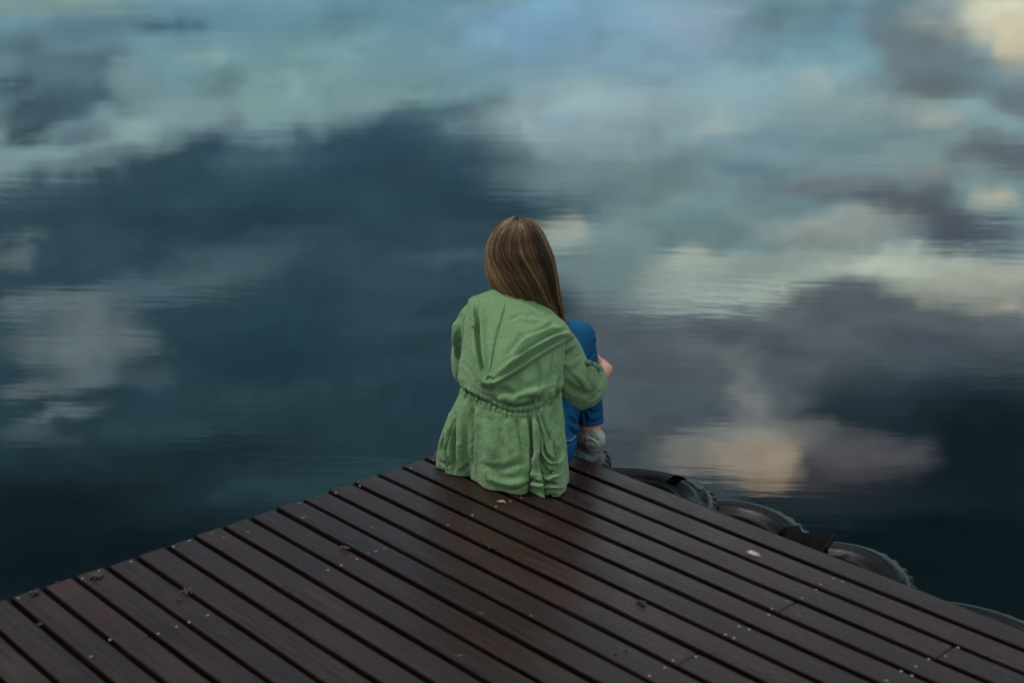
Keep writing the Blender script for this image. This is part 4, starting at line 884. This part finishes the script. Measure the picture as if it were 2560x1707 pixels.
# waist stud
m_stud, t, b = material("steel_stud"); b.inputs['Base Color'].default_value = (.5, .5, .52, 1); b.inputs['Metallic'].default_value = .9; b.inputs['Roughness'].default_value = .35
rd = ray(1352, 1026); hit = bvh.ray_cast(Vector(CAMP), Vector(rd / np.linalg.norm(rd)))
if hit[0] is not None:
    n = 14; Vs = []; pf = [(0, .0035), (.003, .0030), (.0046, .0012), (.005, -.001)]
    for r_, z_ in pf:
        for a_ in range(n): Vs.append((r_ * math.cos(2 * math.pi * a_ / n), r_ * math.sin(2 * math.pi * a_ / n), z_))
    Fs = [(i * n + a_, i * n + (a_ + 1) % n, (i + 1) * n + (a_ + 1) % n, (i + 1) * n + a_) for i in range(3) for a_ in range(n)]
    stud = make("stud", Vs, Fs, m_stud, jacket); nn = hit[1]; nn = nn if nn.dot(Vector(rd)) < 0 else -nn
    stud.location = hit[0] + nn * .003; stud.rotation_euler = nn.to_track_quat('Z', 'Y').to_euler()

# --- hair
m_hair, t, b = material("brown_hair"); gi = t.node('ShaderNodeNewGeometry')
hue = t.node('ShaderNodeAttribute', attribute_name='tone')
cb = t.ramp(hue.outputs['Fac'], [(0, (.012, .0065, .004)), (.4, (.072, .039, .019)), (.72, (.235, .132, .056)), (1, (.52, .33, .15))])
t.put(b.inputs['Base Color'], cb); b.inputs['Roughness'].default_value = .42; b.inputs['Specular IOR Level'].default_value = .45
YH = 4.5
def curve_X(lst):
    P = np.array([atY(x, y, YH)[[0, 2]] for x, y in lst]); o = np.argsort(P[:, 1]); return P[o, 1], P[o, 0]
zl, xl = curve_X([(1286, 541), (1262, 550), (1239, 574), (1224, 600), (1217, 628), (1217, 658), (1222, 689), (1232, 715), (1244, 731), (1267, 743), (1300, 751), (1325, 761), (1343, 774), (1361, 788), (1385, 802), (1392, 830), (1394, 900)])
zr, xr = curve_X([(1304, 541), (1320, 546), (1336, 554), (1354, 579), (1369, 610), (1382, 643), (1389, 684), (1394, 730), (1399, 768), (1404, 804), (1406, 830), (1407, 900)])
ZT = .7865
def hair_pt(phi, z, dr=0.0):
    xL = np.interp(z, zl, xl); xR = np.interp(z, zr, xr); cx = (xL + xR) / 2; ax = (xR - xL) / 2 + dr
    dep = np.interp(z, [.30, .44, .50, .54, .60, .68, .73, .76, .78, ZT], [.022, .024, .045, .075, .10, .112, .100, .074, .040, .004]) + dr
    cy = np.interp(z, [.30, .44, .50, .56, .64, .72, ZT], [4.455, 4.455, 4.460, 4.475, 4.495, 4.50, 4.475])
    return np.stack([cx + ax * np.cos(phi), cy + dep * np.sin(phi), z + 0 * phi], -1)
HV_, HF_, tone_, hm = [], [], [], []
def add_strand(path, r0, r1, tn):
    n = len(path); off = sum(len(q) for q in HV_)
    T = np.gradient(path, axis=0); T /= np.linalg.norm(T, axis=1)[:, None] + 1e-9
    out_ = path - np.array([.03, 4.49, 0]) * [1, 1, 0] - path * [0, 0, 1]; out_ /= np.linalg.norm(out_, axis=1)[:, None] + 1e-9
    N = out_ - T * (out_ * T).sum(1)[:, None]; N /= np.linalg.norm(N, axis=1)[:, None] + 1e-9; B_ = np.cross(T, N)
    s_ = np.linspace(0, 1, n); rad = (r0 + (r1 - r0) * s_) * np.clip((1 - s_) * 12, .12, 1)
    v = np.stack([path + rad[:, None] * .55 * N, path - rad[:, None] * B_, path + rad[:, None] * B_], 1).reshape(-1, 3)
    i = np.arange(n - 1)[:, None]; q = []
    for a_ in range(3):
        b_ = (a_ + 1) % 3; q.append(np.concatenate([i * 3 + a_, i * 3 + b_, (i + 1) * 3 + b_, (i + 1) * 3 + a_], 1))
    HV_.append(v); HF_.append(np.concatenate(q) + off); tone_.append(np.full(len(v), tn) + .06 * np.sin(np.repeat(s_, 3) * 7 + tn * 40))
def zseq(z0, z1, n):
    q = np.linspace(0, 1, n) ** 1.35; return z0 + (z1 - z0) * q
# undercoat shell
ph = np.linspace(R_(95), R_(370), 90); zz = zseq(ZT - .001, .34, 60)
sh = np.array([[hair_pt(np.array(p_), z_, -.006) for z_ in zz] for p_ in ph]).reshape(-1, 3)
HV_.append(sh); HF_.append(grid_faces(90, 60)); tone_.append(np.full(len(sh), .12))
NH = 6500
for k in range(NH):
    phi0 = R_(RNG.uniform(70, 372)); lay = RNG.uniform(-.005, .0035); n = 26
    z1 = RNG.uniform(.33, .41) if RNG.random() < .8 else RNG.uniform(.42, .60)
    z = zseq(ZT + lay * .4 - .001, z1, n); s_ = np.linspace(0, 1, n)
    cl_ = math.sin(phi0 * 17 + 1.3) * .35 + math.sin(phi0 * 41 + .4) * .3 + math.sin(phi0 * 103) * .25
    phi = phi0 + .10 * np.sin(s_ * 3 + phi0 * 9) * s_ + .05 * cl_ * s_ + RNG.normal(0, .02) * s_ + (.85 * sstep(-z, -.71, -.52) - .10 * np.sin(math.pi * np.clip(s_ * 2.2, 0, 1))) * max(0.0, (R_(368) - phi0) / R_(190))
    p_ = hair_pt(phi + RNG.normal(0, .05) * (1 - s_), z, lay + .0022 * cl_ * np.clip(s_ * 4, 0, 1))
    p_ += RNG.normal(0, .0006, 3) + np.outer(s_ ** 2, RNG.normal(0, .0022, 3))
    deg = math.degrees(phi0) % 360
    tn = .47 + .22 * cl_ + RNG.normal(0, .19)
    tn += .22 * math.exp(-((deg - 190) / 20) ** 2) + .26 * math.exp(-((deg - 352) / 14) ** 2) - .30 * math.exp(-((deg - 318) / 20) ** 2)  # lighter outer strands; the shaded hollow at right is painted into the tone
    if RNG.random() < .05: tn += .3
    p_ += np.outer(np.sin(math.pi * s_) ** 2, RNG.normal(0, .0011, 3))
    add_strand(p_, .0009, .0006, float(np.clip(tn, 0, 1)))
# a few loose hairs at the right
for k in range(130):
    n = 22; z = zseq(RNG.uniform(.70, .75), RNG.uniform(.38, .47), n); s_ = np.linspace(0, 1, n)
    p_ = hair_pt(np.full(n, R_(RNG.uniform(-8, 15))), z, RNG.uniform(.001, .004)); p_[:, 0] += s_ ** 2 * RNG.uniform(.001, .014) + .003 * np.sin(s_ * 6 + k) * s_
    add_strand(p_, .0005, .00035, float(RNG.uniform(.4, .9)))
for k in range(50):
    phi0 = R_(RNG.uniform(175, 365)); n = 16; z = zseq(ZT - .002, RNG.uniform(.62, .72), n); s_ = np.linspace(0, 1, n)
    p_ = hair_pt(phi0 + .3 * s_ * RNG.normal(), z, .003); p_[:, 2] += .004 * np.sin(math.pi * s_) * RNG.random(); add_strand(p_, .0005, .0003, float(RNG.uniform(.4, .8)))
hv = np.concatenate(HV_); hf = np.concatenate(HF_)
hair = make("hair", hv, hf, m_hair, person)
a_ = hair.data.attributes.new('tone', 'FLOAT', 'POINT'); a_.data.foreach_set('value', np.concatenate(tone_).astype(np.float32))

# ---------------------------------------------------------------- small litter on the boards
m_leaf, t, b = material("dry_leaf"); o_ = t.node('ShaderNodeTexCoord').outputs['Object']
t.put(b.inputs['Base Color'], t.mix(t.noise(o_, 70, 3), (.30, .24, .14), (.50, .42, .28))); b.inputs['Roughness'].default_value = .8
m_dark, t, b = material("dark_wet_leaf"); b.inputs['Base Color'].default_value = (.010, .010, .011, 1); b.inputs['Roughness'].default_value = .5
m_moss, t, b = material("dry_moss"); b.inputs['Base Color'].default_value = (.055, .045, .028, 1); b.inputs['Roughness'].default_value = .9
def crumple(name, x, y, size, mat, seed, n=9, flat=.4):
    """a curled scrap built from a few bent leaf blades lying on the board"""
    r = np.random.default_rng(seed); p = at(x, y); Vs, Fs = [], []; size *= .62
    for k in range(n):
        a = r.uniform(0, 6.28); L_ = size * r.uniform(.5, 1); wd = size * r.uniform(.10, .24); o = len(Vs); c = r.normal(0, size * .25, 2); m = 7
        for i in range(m):
            s_ = i / (m - 1); wid = wd * math.sin(math.pi * (.08 + .84 * s_)); bend = a + r.uniform(-.5, .5) * s_
            x0 = c[0] + math.cos(bend) * L_ * (s_ - .5); y0 = c[1] + math.sin(bend) * L_ * (s_ - .5); zc = .0015 + size * flat * (.3 * math.sin(s_ * 3) + .25 * r.random() * (k / n))
            for q in (-1, 0, 1): Vs.append((x0 - math.sin(a) * wid * q, y0 + math.cos(a) * wid * q, zc + (abs(q) * wd * .5)))
        for i in range(m - 1):
            for q in (0, 1): Fs.append((o + i * 3 + q, o + i * 3 + q + 1, o + i * 3 + q + 4, o + i * 3 + q + 3))
    ob = make(name, Vs, Fs, mat); ob.location = (p[0], p[1], .001); return ob
tag(crumple("dead_leaf", 1253, 1256, .028, m_leaf, 1, 10), "crumpled pale dry leaf on the boards behind the jacket hem", "leaf")
tag(crumple("dead_leaf", 864, 1372, .030, m_moss, 2, 12, .2), "shredded brown plant scrap caught in a board gap left of centre", "leaf")
tag(crumple("dead_leaf", 448, 1500, .026, m_dark, 3, 7, .25), "black wet curled leaf lying on a board on the left", "leaf")
tag(crumple("dead_leaf", 1228, 1372, .024, m_dark, 4, 10, .5), "dark spiky seed tuft in the board gap below the jacket", "leaf")
tag(crumple("dead_leaf", 85, 1482, .045, m_dark, 5, 8, .15), "dark grey flattened leaf near the sawn board ends at far left", "leaf")
tag(crumple("dead_leaf", 1598, 1508, .045, m_dark, 6, 5, .02), "thin dark weed smear on a board right of centre", "leaf")
tag(crumple("dead_leaf", 240, 1442, .05, m_moss, 7, 12, .06), "strip of brown moss across a board end on the left", "leaf")
tag(crumple("dead_leaf", 470, 1480, .035, m_moss, 8, 10, .15), "brown moss clump in the gap above the black curled leaf", "leaf")

m_paint, t, b = material("white_paint_scuff"); b.inputs['Base Color'].default_value = (.42, .40, .42, 1); b.inputs['Roughness'].default_value = .8
m_lich, t, b = material("pale_lichen"); b.inputs['Base Color'].default_value = (.13, .12, .07, 1); b.inputs['Roughness'].default_value = .9
def flecks(name, x, y, rx, ry, n, mat, seed, r0=.0012, r1=.003):
    """a scuff made of many thin flecks lying on the board, stretched along the grain"""
    r = np.random.default_rng(seed); p = at(x, y); Vs, Fs = [], []
    for k in range(n):
        q = r.normal(size=2) * .5; c = BD * q[0] * rx + NO * q[1] * ry; ra = r.uniform(r0, r1) * math.exp(-.6 * (q @ q)); o = len(Vs); m = 7; rt = r.uniform(0, 6)
        for i in range(m):
            a = i * 2 * math.pi / m; e = ra * r.uniform(.6, 1.3); v = BD * math.cos(a) * e * 2.0 + NO * math.sin(a) * e; Vs.append((c[0] + v[0], c[1] + v[1], .0016 + .00002 * k))
        Fs.append(tuple(range(o, o + m)))
    ob = make(name, Vs, Fs, mat, pier, smooth=False); ob.location = (p[0], p[1], .0); return ob
flecks("paint_scuff", 1883, 1384, .020, .011, 120, m_paint, 3)
flecks("lichen_spot", 757, 1295, .007, .007, 40, m_lich, 4, .001, .002); flecks("lichen_spot", 940, 1379, .006, .006, 40, m_lich, 5, .001, .002)
for i, (x, y) in enumerate([(530, 1336), (930, 1318), (1203, 1532), (560, 1345), (1000, 1225), (1150, 1640), (2000, 1540), (100, 1560), (620, 1330), (1330, 1540)]):
    flecks("lichen_spot", x, y, .010, .008, 14, m_lich, 20 + i, .0008, .0016)
